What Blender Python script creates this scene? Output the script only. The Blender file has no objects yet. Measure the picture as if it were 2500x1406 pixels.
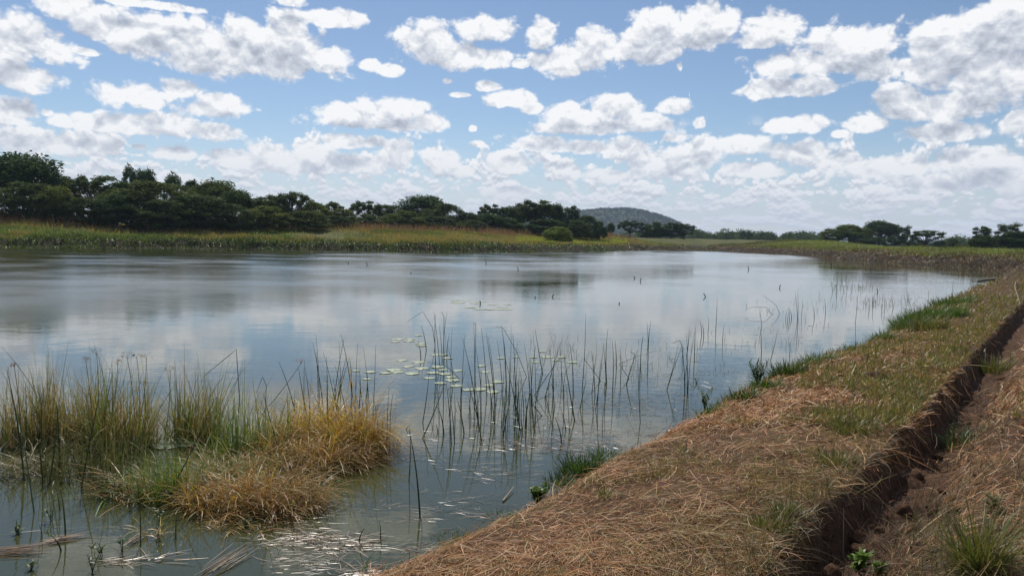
import bpy, math, random
import numpy as np
from mathutils import Matrix, Vector

scene = bpy.context.scene
COL = scene.collection
R = math.radians

# ------------------------------------------------------------------ camera
EYE = 2.2
FPX = 1925.0                      # focal length in pixels of the 2500 px wide photograph
PITCH, ROLL = 3.6, 1.12
cam_data = bpy.data.cameras.new('camera')
cam = bpy.data.objects.new('camera', cam_data)
COL.objects.link(cam)
cam_data.sensor_width = 36.0
cam_data.lens = FPX / 2500.0 * 36.0
cam_data.clip_start = 0.05
cam_data.clip_end = 20000.0
cam.matrix_world = (Matrix.Translation((0, 0, EYE)) @ Matrix.Rotation(R(90 - PITCH), 4, 'X')
                    @ Matrix.Rotation(R(ROLL), 4, 'Z'))
scene.camera = cam
CM = np.array(cam.matrix_world)[:3, :3]

def ray(px, py):
    d = CM @ np.array([(px - 1250.0) / FPX, (703.0 - py) / FPX, -1.0])
    return d
def at_z(px, py, z=0.0):          # point of the plane z seen at a photograph pixel
    d = ray(px, py)
    t = (z - EYE) / d[2]
    return np.array([d[0] * t, d[1] * t, z])
def at_y(px, py, y):              # point at the distance y seen at a photograph pixel
    d = ray(px, py)
    t = y / d[1]
    return np.array([d[0] * t, y, EYE + d[2] * t])
def dir_azel(px, py):
    d = ray(px, py)
    return math.degrees(math.atan2(d[0], d[1])), math.degrees(math.atan2(d[2], math.hypot(d[0], d[1])))

# ------------------------------------------------------------------ view
scene.view_settings.view_transform = 'Standard'
scene.view_settings.look = 'None'
scene.view_settings.exposure = 0.0
scene.view_settings.gamma = 1.0
scene.render.engine = 'CYCLES'
scene.cycles.max_bounces = 6
scene.cycles.diffuse_bounces = 2
scene.cycles.glossy_bounces = 3
scene.cycles.transmission_bounces = 3
scene.cycles.transparent_max_bounces = 8
scene.cycles.volume_bounces = 0
scene.cycles.caustics_reflective = False
scene.cycles.caustics_refractive = False
scene.cycles.use_denoising = True

# ------------------------------------------------------------------ sun
SUN_EL, SUN_AZ = 50.0, -16.0      # azimuth from +Y towards +X
sd = Vector((math.sin(R(SUN_AZ)) * math.cos(R(SUN_EL)), math.cos(R(SUN_AZ)) * math.cos(R(SUN_EL)), math.sin(R(SUN_EL))))
sun_data = bpy.data.lights.new('sun', 'SUN')
sun_data.energy = 4.1
sun_data.angle = R(0.5)
sun_data.color = (1.0, 0.93, 0.81)
sun = bpy.data.objects.new('sun', sun_data)
sun.rotation_euler = sd.to_track_quat('Z', 'Y').to_euler()
sun.location = (0, 0, 60)
COL.objects.link(sun)

# ------------------------------------------------------------------ sky with fair weather clouds
world = bpy.data.worlds.new('World')
scene.world = world
world.use_nodes = True
world.cycles.sampling_method = 'NONE'
wt = world.node_tree
wt.nodes.clear()

class NT:
    """terse node building"""
    def __init__(self, tree): self.t = tree
    def n(self, kind, **kw):
        nd = self.t.nodes.new(kind)
        for k, v in kw.items(): setattr(nd, k, v)
        return nd
    def put(self, sock, v):
        if isinstance(v, bpy.types.NodeSocket): self.t.links.new(v, sock)
        elif v is not None: sock.default_value = v
    def m(self, op, a, b=None, c=None, clamp=False):
        nd = self.n('ShaderNodeMath', operation=op, use_clamp=clamp)
        for i, v in enumerate((a, b, c)): self.put(nd.inputs[i], v)
        return nd.outputs[0]
    def v(self, op, a, b=None, c=None):
        nd = self.n('ShaderNodeVectorMath', operation=op)
        self.put(nd.inputs[0], a)
        if op == 'SCALE': self.put(nd.inputs[3], b)
        else:
            self.put(nd.inputs[1], b)
            if c is not None: self.put(nd.inputs[2], c)
        return nd.outputs['Value'] if op in ('DOT_PRODUCT', 'LENGTH', 'DISTANCE') else nd.outputs[0]
    def ss(self, x, a, b, lo=0.0, hi=1.0, mode='SMOOTHSTEP'):
        nd = self.n('ShaderNodeMapRange', interpolation_type=mode)
        for i, v in enumerate((x, a, b, lo, hi)): self.put(nd.inputs[i], v)
        return nd.outputs[0]
    def mix(self, f, a, b):
        nd = self.n('ShaderNodeMix', data_type='RGBA')
        self.put(nd.inputs[0], f); self.put(nd.inputs[6], a); self.put(nd.inputs[7], b)
        return nd.outputs[2]
    def mixf(self, f, a, b):
        nd = self.n('ShaderNodeMix', data_type='FLOAT')
        self.put(nd.inputs[0], f); self.put(nd.inputs[2], a); self.put(nd.inputs[3], b)
        return nd.outputs[0]
    def noise(self, vec, scale, detail=4.0, rough=0.55, dist=0.0, out=0, lac=2.0):
        nd = self.n('ShaderNodeTexNoise')
        self.put(nd.inputs['Vector'], vec)
        for k, v in (('Scale', scale), ('Detail', detail), ('Roughness', rough), ('Distortion', dist), ('Lacunarity', lac)):
            self.put(nd.inputs[k], v)
        return nd.outputs[out]
    def voro(self, vec, scale, detail=2.0, rough=0.5, smooth=0.4):
        nd = self.n('ShaderNodeTexVoronoi', feature='SMOOTH_F1')
        self.put(nd.inputs['Vector'], vec)
        for k, v in (('Scale', scale), ('Detail', detail), ('Roughness', rough), ('Smoothness', smooth)):
            self.put(nd.inputs[k], v)
        return nd.outputs[0]
    def ramp(self, f, stops):
        nd = self.n('ShaderNodeValToRGB')
        cr = nd.color_ramp
        while len(cr.elements) < len(stops): cr.elements.new(0.5)
        for e, (p, c) in zip(cr.elements, stops):
            e.position = p; e.color = (*c, 1.0)
        self.put(nd.inputs[0], f)
        return nd.outputs[0]

# the clouds over the far side of the pond: centre and half sizes, in photograph pixels, turned into azimuth and elevation
CLOUDS = [
 (40,90,125,62),(110,115,65,32),(40,180,92,36),(25,272,60,34),(115,275,14,10),
 (250,62,75,38),(370,82,135,58),(520,118,150,66),(700,75,60,62),(700,130,155,66),(600,85,60,50),(820,45,95,24),(180,20,85,34),(360,8,120,14),(705,-5,50,22),(205,125,35,10),
 (1040,100,95,52),(1180,72,95,34),(1100,128,140,42),(1205,140,48,30),(1275,155,28,14),
 (1325,88,46,42),(1440,118,60,62),(1380,140,110,44),(1560,110,130,50),(1610,65,75,62),(1725,45,80,60),(1700,85,90,40),(1660,160,12,16),
 (1895,62,82,46),(1850,98,60,22),(2080,110,140,58),(1990,150,170,38),(2150,165,75,34),(1935,212,130,28),(1865,222,80,18),(2005,210,70,20),
 (2310,90,100,60),(2440,70,110,95),(2420,160,160,70),(2280,165,90,36),(2200,160,40,20),
 (2280,262,165,34),(2190,235,52,36),(2370,240,70,30),(2300,322,120,26),(2120,300,60,22),(1945,302,90,24),(2050,325,22,12),(2490,300,60,30),
 (330,228,95,36),(440,215,60,28),(520,258,85,34),(270,300,130,24),(400,305,130,30),(520,322,65,24),(60,340,90,34),(215,350,90,32),(340,357,20,10),(425,368,58,24),
 (840,270,90,26),(960,268,100,38),(1050,298,62,30),(920,298,160,24),(840,342,70,22),(915,345,40,20),
 (1195,210,36,16),(1250,240,75,24),(1300,262,36,18),(1125,232,32,8),(1155,312,14,11),(1170,351,27,12),(905,160,34,18),(950,170,42,16),(1095,198,16,9),
 (1390,275,80,38),(1500,262,75,36),(1560,300,130,26),(1420,312,130,20),(1648,262,44,24),(1705,300,18,18),
 (560,378,65,22),(660,368,60,28),(760,372,60,36),(960,375,62,42),(870,400,80,30),(1080,395,62,38),(1130,418,40,22),(680,400,150,24),
 (1330,352,90,24),(1430,358,60,22),(1245,395,72,34),(1385,415,38,30),(1530,365,60,36),(1620,395,110,46),(1700,370,60,44),(1810,352,62,32),(1650,335,48,16),
 (1960,378,95,34),(2060,388,60,18),(1850,410,80,28),(2130,410,90,30),(2370,398,110,44),(2220,405,80,30),(2480,430,90,44),(1480,430,70,22),(1250,470,90,18),(2330,440,110,28),
]
w = NT(wt)
tc = w.n('ShaderNodeTexCoord').outputs['Generated']
dirn = w.v('NORMALIZE', tc)
sep = w.n('ShaderNodeSeparateXYZ'); w.put(sep.inputs[0], dirn)
dx, dy, dz = sep.outputs
azr = w.m('ARCTAN2', dx, dy)
elr = w.m('ARCSINE', dz)
AZ = w.m('MULTIPLY', azr, 180 / math.pi)
EL = w.m('MULTIPLY', elr, 180 / math.pi)

def comb(x, y, z=0.0):
    nd = w.n('ShaderNodeCombineXYZ')
    for i, v in enumerate((x, y, z)): w.put(nd.inputs[i], v)
    return nd.outputs[0]
AE = comb(azr, elr)                                      # noises run on azimuth and elevation

# the clouds are sorted into rows that do not overlap in azimuth; each row is one curve node that
# answers, for an azimuth, how far off the nearest cloud is, at what elevation and how tall
ells = []
for (cx, cy, a, b) in CLOUDS:
    az, el = dir_azel(cx, cy)
    sa = a / FPX * 57.3 * 1.16; sb = b / FPX * 57.3 * 1.30
    ells.append((az, el - sb * 0.12, sa, sb))
ells.sort(key=lambda e: e[0] - e[2])
rows = []
for e in ells:
    for r_ in rows:
        if e[0] - e[2] * 1.25 > r_[-1][0] + r_[-1][2] * 1.25: r_.append(e); break
    else: rows.append([e])
AZ0, AZ1, ELMAX, HMAX, XMAX = -40.0, 40.0, 20.0, 5.0, 3.0
azn = w.ss(AZ, AZ0, AZ1, 0.0, 1.0, 'LINEAR')
azc = comb(azn, azn, azn)
def row_curves(row):
    nd = w.n('ShaderNodeRGBCurve')
    xs = np.linspace(AZ0, AZ1, 161)
    vals = []
    for x in xs:
        k = min(row, key=lambda e: abs(x - e[0]) / e[2])
        vals.append((min(abs(x - k[0]) / k[2], XMAX) / XMAX, k[1] / ELMAX, k[3] / HMAX))
    for ch in range(3):
        pts = nd.mapping.curves[ch].points
        while len(pts) < len(xs): pts.new(0.5, 0.5)
        for i_, (x, v) in enumerate(zip(xs, vals)):
            pts[i_].location = ((x - AZ0) / (AZ1 - AZ0), v[ch]); pts[i_].handle_type = 'VECTOR'
    nd.mapping.use_clip = False
    nd.mapping.update()
    w.put(nd.inputs['Color'], azc)
    sp = w.n('ShaderNodeSeparateXYZ'); w.put(sp.inputs[0], nd.outputs[0])
    return sp.outputs
ROWC = [row_curves(r_) for r_ in rows]
ROWX = [(w.m('POWER', w.m('MULTIPLY', o[0], XMAX), 2.0), w.m('MULTIPLY', o[1], ELMAX), w.m('MULTIPLY', o[2], HMAX)) for o in ROWC]
def ellipses(off):
    """1 at the heart of the nearest cloud, 0 at its rim, negative outside; flatter below than above"""
    best = None
    e_ = w.m('ADD', EL, off) if off else EL
    for (x2, c_, h_) in ROWX:
        y = w.m('DIVIDE', w.m('SUBTRACT', e_, c_), h_)
        y = w.m('MAXIMUM', y, w.m('MULTIPLY', y, -1.3))
        r2 = w.m('MULTIPLY_ADD', y, y, x2)
        best = r2 if best is None else w.m('MINIMUM', best, r2)
    return w.m('SUBTRACT', 1.0, w.m('SQRT', best))

def noise2(vec, scale, detail, rough, out=0):
    nd = w.n('ShaderNodeTexNoise', noise_dimensions='2D')
    w.put(nd.inputs['Vector'], vec)
    for k, v in (('Scale', scale), ('Detail', detail), ('Roughness', rough)): w.put(nd.inputs[k], v)
    return nd.outputs[out]
def voro2(vec, scale, detail, rough, smooth=0.35):
    nd = w.n('ShaderNodeTexVoronoi', voronoi_dimensions='2D', feature='SMOOTH_F1')
    w.put(nd.inputs['Vector'], vec)
    for k, v in (('Scale', scale), ('Detail', detail), ('Roughness', rough), ('Smoothness', smooth)): w.put(nd.inputs[k], v)
    return nd.outputs[0]
AEq = w.v('MULTIPLY', AE, (1.0, 1.25, 0.0))
warp0 = noise2(AEq, 16.0, 3.0, 0.6, 1)
AEw = w.v('MULTIPLY_ADD', w.v('SUBTRACT', warp0, (0.5, 0.5, 0.5)), (0.022, 0.022, 0.0), AEq)
def puffs(off, det=1.0):
    d = w.v('ADD', AEw, (0, off, 0)) if off else AEw
    bil = w.m('SUBTRACT', 0.5, voro2(d, 24.0, 3.0 * det, 0.60, 0.4))
    fb = w.m('SUBTRACT', noise2(d, 30.0, 8.0 * det, 0.60), 0.5)
    return w.m('ADD', w.m('MULTIPLY', bil, 0.95), w.m('MULTIPLY', fb, 1.3))

# clouds of the rest of the sky, round the view and above it
away = w.m('MAXIMUM', w.ss(w.m('ABSOLUTE', AZ), 33.0, 40.0), w.ss(EL, 15.5, 21.0))
g_ = noise2(w.v('MULTIPLY', AE, (1.0, 2.2, 0.0)), 4.5, 2.0, 0.5)
g_ = w.m('ADD', w.m('MULTIPLY', w.m('SUBTRACT', g_, 0.50), 5.0), w.ss(away, 0.0, 1.0, -3.0, 0.0))
f0 = w.m('MAXIMUM', ellipses(0.0), g_)
f1 = w.m('MAXIMUM', ellipses(1.3), g_)
n0 = puffs(0.0); n1 = puffs(0.008); n2 = puffs(0.022, 0.6)
dens = w.m('ADD', f0, w.m('MULTIPLY', n0, 0.47))
alpha = w.ss(dens, -0.04, 0.24)
# how much cloud lies towards the light (up): little = bright rim, much = grey base
thick = w.m('ADD', f1, w.m('MULTIPLY', n2, 0.25))
under = w.ss(thick, -0.10, 0.80)
relief = w.m('MULTIPLY', w.m('SUBTRACT', n0, n1), 0.68)
relief2 = w.m('MULTIPLY', w.m('SUBTRACT', n0, n2), 0.26)
lit = w.m('ADD', w.m('SUBTRACT', 1.04, w.m('MULTIPLY', under, 0.60)), w.m('ADD', relief, relief2), clamp=True)
cloudc = w.ramp(lit, [(0.0, (0.42, 0.46, 0.55)), (0.45, (0.62, 0.66, 0.74)), (0.75, (0.80, 0.825, 0.87)), (1.0, (0.97, 0.975, 0.99))])

# layers of small far clouds towards the horizon, smaller and flatter the lower they stand
hy = w.m('POWER', w.m('MAXIMUM', w.m('ADD', EL, 0.3), 0.02), 0.45)
hAE = comb(azr, w.m('MULTIPLY', hy, 0.115))
hwarp = noise2(hAE, 9.0, 2.0, 0.5, 1)
hdw = w.v('MULTIPLY_ADD', w.v('SUBTRACT', hwarp, (0.5, 0.5, 0.5)), (0.03, 0.03, 0.0), hAE)
def hfield(off):
    d = w.v('ADD', hdw, (0, off, 0)) if off else hdw
    a = noise2(d, 22.0, 7.0, 0.57)
    b = voro2(d, 46.0, 2.6, 0.6, 0.3)
    return w.m('ADD', a, w.m('MULTIPLY', w.m('SUBTRACT', 0.5, b), 0.25))
h0 = hfield(0.0); h1 = hfield(0.0055)
hcover = w.ss(EL, 2.5, 9.0, 0.29, 0.52)
halpha = w.m('MULTIPLY', w.ss(w.m('SUBTRACT', h0, hcover), 0.0, 0.14), w.ss(EL, 9.0, 6.5))
hlit = w.m('ADD', 0.60, w.m('MULTIPLY', w.m('SUBTRACT', h0, h1), 3.6), clamp=True)
hcol = w.ramp(hlit, [(0.0, (0.50, 0.54, 0.62)), (0.5, (0.74, 0.77, 0.83)), (0.85, (1.0, 1.0, 1.02))])

sky = w.n('ShaderNodeTexSky', sky_type='NISHITA', sun_disc=False)
sky.sun_elevation = R(SUN_EL); sky.sun_rotation = R(SUN_AZ)
sky.air_density = 1.0; sky.dust_density = 0.3; sky.ozone_density = 1.2; sky.altitude = 900
SKY = 0.077
clear = w.v('MULTIPLY', sky.outputs[0], (SKY * 1.06, SKY * 1.10, SKY * 1.16))
c = w.mix(halpha, clear, hcol)
c = w.mix(alpha, c, cloudc)
# bright haze low over the horizon veils the far clouds
veil = w.ss(EL, 0.0, 8.0, 0.74, 0.0, 'SMOOTHSTEP')
c = w.mix(veil, c, (0.62, 0.66, 0.755, 1.0))
bg = w.n('ShaderNodeBackground'); w.put(bg.inputs[0], c); bg.inputs[1].default_value = 1.0
wo = w.n('ShaderNodeOutputWorld'); wt.links.new(bg.outputs[0], wo.inputs[0])

# ================================================================== helpers
rng = np.random.default_rng(7)
def hash2(ix, iy, seed):
    h = (ix.astype(np.int64) * 374761393 + iy.astype(np.int64) * 668265263 + seed * 1442695041) & 0xFFFFFFFF
    h = ((h ^ (h >> 13)) * 1274126177) & 0xFFFFFFFF
    return ((h ^ (h >> 16)) & 0xFFFF) / 65535.0
def vnoise(x, y, seed=0):
    x = np.asarray(x, float); y = np.asarray(y, float)
    ix = np.floor(x); iy = np.floor(y); fx = x - ix; fy = y - iy
    fx = fx * fx * (3 - 2 * fx); fy = fy * fy * (3 - 2 * fy)
    a = hash2(ix, iy, seed); b = hash2(ix + 1, iy, seed); c_ = hash2(ix, iy + 1, seed); d = hash2(ix + 1, iy + 1, seed)
    return (a + (b - a) * fx) * (1 - fy) + (c_ + (d - c_) * fx) * fy
def fbm(x, y, seed=0, octs=4):
    s = 0; a = 0.5; t = 0
    for k in range(octs):
        s = s + a * vnoise(np.asarray(x) * 2 ** k, np.asarray(y) * 2 ** k, seed + k * 17); t += a; a *= 0.55
    return s / t - 0.5
def sstep(x, a, b):
    t = np.clip((np.asarray(x, float) - a) / (b - a), 0, 1)
    return t * t * (3 - 2 * t)

def mesh_np(name, verts, faces, mats, colors=None, smooth=False, mat_idx=None):
    """verts (N,3); faces (M,k) array of equal sided faces, or a list of such arrays"""
    me = bpy.data.meshes.new(name)
    fl = faces if isinstance(faces, list) else [faces]
    fl = [np.asarray(f, np.int32) for f in fl if len(f)]
    verts = np.asarray(verts, np.float32)
    me.vertices.add(len(verts)); me.vertices.foreach_set('co', verts.ravel())
    tot = sum(f.size for f in fl); npoly = sum(len(f) for f in fl)
    me.loops.add(tot); me.loops.foreach_set('vertex_index', np.concatenate([f.ravel() for f in fl]))
    starts = []; o = 0
    for f in fl:
        starts.append(o + np.arange(len(f)) * f.shape[1]); o += f.size
    me.polygons.add(npoly); me.polygons.foreach_set('loop_start', np.concatenate(starts).astype(np.int32))
    if mat_idx is not None: me.polygons.foreach_set('material_index', np.asarray(mat_idx, np.int32))
    if smooth: me.polygons.foreach_set('use_smooth', np.ones(npoly, bool))
    if colors is not None:
        c4 = np.ones((len(verts), 4), np.float32); c4[:, :3] = colors
        at = me.color_attributes.new('col', 'FLOAT_COLOR', 'POINT'); at.data.foreach_set('color', c4.ravel())
    for m in (mats if isinstance(mats, (list, tuple)) else [mats]): me.materials.append(m)
    me.update(calc_edges=True)
    return me
def link(name, me, parent=None, loc=None, rz=None, scale=None, label=None, cat=None, group=None, kind=None):
    o = bpy.data.objects.new(name, me); COL.objects.link(o)
    if parent: o.parent = parent
    if loc is not None: o.location = loc
    if rz is not None: o.rotation_euler = (0, 0, rz)
    if scale is not None: o.scale = scale
    if label: o['label'] = label
    if cat: o['category'] = cat
    if group: o['group'] = group
    if kind: o['kind'] = kind
    return o

def ribbons(paths, widths, side, colors):
    """flat blades: paths (N,K,3), widths (N,K), side (N,3) unit vectors, colours (N,3) -> verts, faces, colours"""
    N, K = paths.shape[:2]
    off = side[:, None, :] * widths[:, :, None] * 0.5
    v = np.stack([paths - off, paths + off], 2).reshape(-1, 3)
    base = (np.arange(N)[:, None] * K + np.arange(K - 1)[None]) * 2
    f = np.stack([base, base + 1, base + 3, base + 2], -1).reshape(-1, 4)
    return v, f, np.repeat(colors, K * 2, 0)
def tube(path, radii, sides=5):
    path = np.asarray(path, float); K = len(path)
    tang = np.gradient(path, axis=0); tang /= np.linalg.norm(tang, axis=1)[:, None] + 1e-9
    vs = []
    for i in range(K):
        t = tang[i]; a = np.cross(t, (0.31, 0.95, 0.1)); a /= np.linalg.norm(a) + 1e-9; b = np.cross(t, a)
        for s in range(sides):
            q = 2 * math.pi * s / sides
            vs.append(path[i] + radii[i] * (math.cos(q) * a + math.sin(q) * b))
    fs = []
    for i in range(K - 1):
        for s in range(sides):
            s2 = (s + 1) % sides
            fs.append((i * sides + s, i * sides + s2, (i + 1) * sides + s2, (i + 1) * sides + s))
    return np.array(vs), np.array(fs)
def merge(parts):
    vs, fs, cs = [], [], []; o = 0
    for p in parts:
        vs.append(p[0]); fs.append(np.asarray(p[1]) + o); o += len(p[0])
        if len(p) > 2: cs.append(p[2])
    return np.concatenate(vs), np.concatenate(fs), (np.concatenate(cs) if cs else None)

def blades(n, base, length, lean, curl, width, cols, K=5, azim=None, droop=0.0, taper=True, sidemode='perp'):
    """grass blades: base (n,3), arrays of length, lean (rad from vertical), curl (extra bend)"""
    az = rng.uniform(0, 2 * math.pi, n) if azim is None else azim
    t = np.linspace(0, 1, K)[None]
    ang = lean[:, None] + curl[:, None] * t
    seg = length[:, None] / (K - 1)
    dxy = np.sin(ang) * seg; dzz = np.cos(ang) * seg
    r_ = np.concatenate([np.zeros((n, 1)), np.cumsum(dxy[:, 1:], 1)], 1)
    z = np.concatenate([np.zeros((n, 1)), np.cumsum(dzz[:, 1:], 1)], 1)
    P = np.stack([base[:, 0, None] + r_ * np.cos(az)[:, None], base[:, 1, None] + r_ * np.sin(az)[:, None], base[:, 2, None] + z], -1)
    sa = az + math.pi / 2 + rng.normal(0, 0.5, n)
    side = np.stack([np.cos(sa), np.sin(sa), np.zeros(n)], -1)
    wv = width[:, None] * (np.array([0.75, 1.0, 0.9, 0.65, 0.12])[None] if K == 5 and taper else (1 - 0.85 * t ** 2) if taper else np.ones((1, K)))
    return ribbons(P, np.broadcast_to(wv, (n, K)), side, cols)
def pal(n, *cols, jit=0.18):
    """random picks out of a palette of linear colours, slightly varied"""
    c_ = np.array(cols)[rng.integers(0, len(cols), n)]
    return c_ * rng.uniform(1 - jit, 1 + jit, (n, 1)) * rng.uniform(1 - jit * 0.3, 1 + jit * 0.3, (n, 3))

# ================================================================== materials
def new_mat(name):
    m = bpy.data.materials.new(name); m.use_nodes = True; m.node_tree.nodes.clear()
    return m, NT(m.node_tree)
def finish(t, shader, disp=None):
    o = t.n('ShaderNodeOutputMaterial'); t.t.links.new(shader, o.inputs[0])
def principled(t, col, rough, spec=0.5, normal=None, **kw):
    p = t.n('ShaderNodeBsdfPrincipled')
    t.put(p.inputs['Base Color'], col); t.put(p.inputs['Roughness'], rough); t.put(p.inputs['Specular IOR Level'], spec)
    if normal is not None: t.put(p.inputs['Normal'], normal)
    for k, v in kw.items(): t.put(p.inputs[k], v)
    return p.outputs[0]
def blade_mat(name, trans=0.35, rough=0.5, spec=0.3, coat=0.0):
    m, t = new_mat(name)
    col = t.n('ShaderNodeAttribute', attribute_name='col').outputs['Color']
    geo = t.n('ShaderNodeTexCoord').outputs['Object']
    col = t.mix(t.ss(t.noise(geo, 9.0, 3.0), 0.35, 0.7), col, t.v('MULTIPLY', col, (0.72, 0.72, 0.68)))
    p = principled(t, col, rough, spec)
    tr = t.n('ShaderNodeBsdfTranslucent'); t.put(tr.inputs[0], t.v('MULTIPLY', col, (1.05, 1.1, 0.75)))
    mx = t.n('ShaderNodeMixShader'); mx.inputs[0].default_value = trans
    t.t.links.new(p, mx.inputs[1]); t.t.links.new(tr.outputs[0], mx.inputs[2])
    finish(t, mx.outputs[0]); return m
M_blade = blade_mat('grass_blade', 0.35, 0.45, 0.35)
M_straw = blade_mat('dry_straw', 0.22, 0.5, 0.3)
M_wet = blade_mat('wet_straw', 0.1, 0.33, 0.55)
M_leaf = blade_mat('tree_leaf', 0.32, 0.75, 0.08)
M_stem = blade_mat('rush_stem', 0.08, 0.45, 0.35)

# bark
M_bark, t = new_mat('bark')
tcx = t.n('ShaderNodeTexCoord').outputs['Object']
nz = t.noise(t.v('MULTIPLY', tcx, (6, 6, 1.5)), 4.0, 6.0, 0.6)
finish(t, principled(t, t.ramp(nz, [(0.3, (0.035, 0.028, 0.022)), (0.7, (0.11, 0.09, 0.07))]), 0.9, 0.2))

# ================================================================== pond outline and lie of the land
near_px = [(2478, 655), (2440, 676), (2350, 712), (2260, 748), (2200, 790), (2110, 832), (2000, 872), (1900, 907), (1800, 952), (1700, 1012),
           (1600, 1062), (1500, 1102), (1420, 1150), (1340, 1192), (1290, 1217), (1200, 1262), (1090, 1312), (960, 1368), (850, 1412)]
NEAR = []
for k, (px, py) in enumerate(near_px):
    p = at_z(px, py, 0.25)
    NEAR.append(p[:2])
NEAR = np.array(NEAR)
tg = np.gradient(NEAR, axis=0); tg /= np.linalg.norm(tg, axis=1)[:, None]
NEAR = NEAR + np.stack([tg[:, 1], -tg[:, 0]], 1) * (-0.30)      # the waterline lies a little outside the grassy lip
if (NEAR[5] - at_z(near_px[5][0], near_px[5][1], 0.25)[:2])[0] > 0:
    NEAR = NEAR - 2 * np.stack([tg[:, 1], -tg[:, 0]], 1) * (-0.30)
NEAR = NEAR[1:]
behind = np.array([(-2.3, 3.0), (-4.2, 0.3), (-8.0, -5.5), (-20.0, -26.0), (-34.0, -50.0), (-110.0, -50.0)])
far_px = [(0, 605), (400, 607), (800, 611), (1000, 616), (1200, 617), (1400, 615), (1560, 612), (1700, 611)]
FAR = np.array([at_z(px, py, 0.0)[:2] for px, py in far_px])
FAR = np.vstack([[FAR[0][0] - 60, FAR[0][1] - 12], FAR])
right_px = [(1735, 613), (1900, 621), (2100, 636), (2300, 650), (2420, 661), (2465, 668)]
RIGHT = np.array([at_z(px, py, 0.0)[:2] for px, py in right_px])
POND = np.vstack([NEAR, behind, FAR, RIGHT])
def seg_dist(x, y, poly, closed=True):
    x = np.asarray(x, float); y = np.asarray(y, float)
    best = np.full(x.shape, 1e9)
    n = len(poly)
    for i in range(n if closed else n - 1):
        a = poly[i]; b = poly[(i + 1) % n]; d = b - a
        tt = np.clip(((x - a[0]) * d[0] + (y - a[1]) * d[1]) / (d @ d), 0, 1)
        best = np.minimum(best, np.hypot(x - a[0] - tt * d[0], y - a[1] - tt * d[1]))
    return best
def inside(x, y, poly):
    x = np.asarray(x, float); y = np.asarray(y, float)
    r_ = np.zeros(x.shape, bool); n = len(poly)
    for i in range(n):
        a = poly[i]; b = poly[(i + 1) % n]
        if a[1] == b[1]: continue
        r_ ^= ((a[1] > y) != (b[1] > y)) & (x < (b[0] - a[0]) * (y - a[1]) / (b[1] - a[1]) + a[0])
    return r_
def shore(x, y):
    """distance to the water's edge, positive on land"""
    d = seg_dist(x, y, POND)
    return np.where(inside(x, y, POND), -d, d)
# the ditch cut along the bank
ditch_px = [(1850, 1406), (1960, 1270), (2060, 1170), (2200, 1045), (2300, 945), (2400, 835), (2500, 735)]
DITCH = np.array([at_z(px, py, 0.58)[:2] for px, py in ditch_px])
d0 = DITCH[0] - DITCH[1]; d1 = DITCH[-1] - DITCH[-2]
DITCH = np.vstack([DITCH[0] + d0 * 12, DITCH[0] + d0 * 3, DITCH, DITCH[-1] + d1 * 3])
def ditch_side(x, y):
    """signed distance from the left lip of the ditch, positive to the right of it"""
    x = np.asarray(x, float); y = np.asarray(y, float)
    best = np.full(x.shape, 1e9); sg = np.ones(x.shape)
    for i in range(len(DITCH) - 1):
        a = DITCH[i]; b = DITCH[i + 1]; d = b - a
        tt = np.clip(((x - a[0]) * d[0] + (y - a[1]) * d[1]) / (d @ d), 0, 1)
        ds = np.hypot(x - a[0] - tt * d[0], y - a[1] - tt * d[1])
        s = np.sign((x - a[0]) * d[1] - (y - a[1]) * d[0])
        up = ds < best
        best = np.where(up, ds, best); sg = np.where(up, s, sg)
    return best * sg
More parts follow.
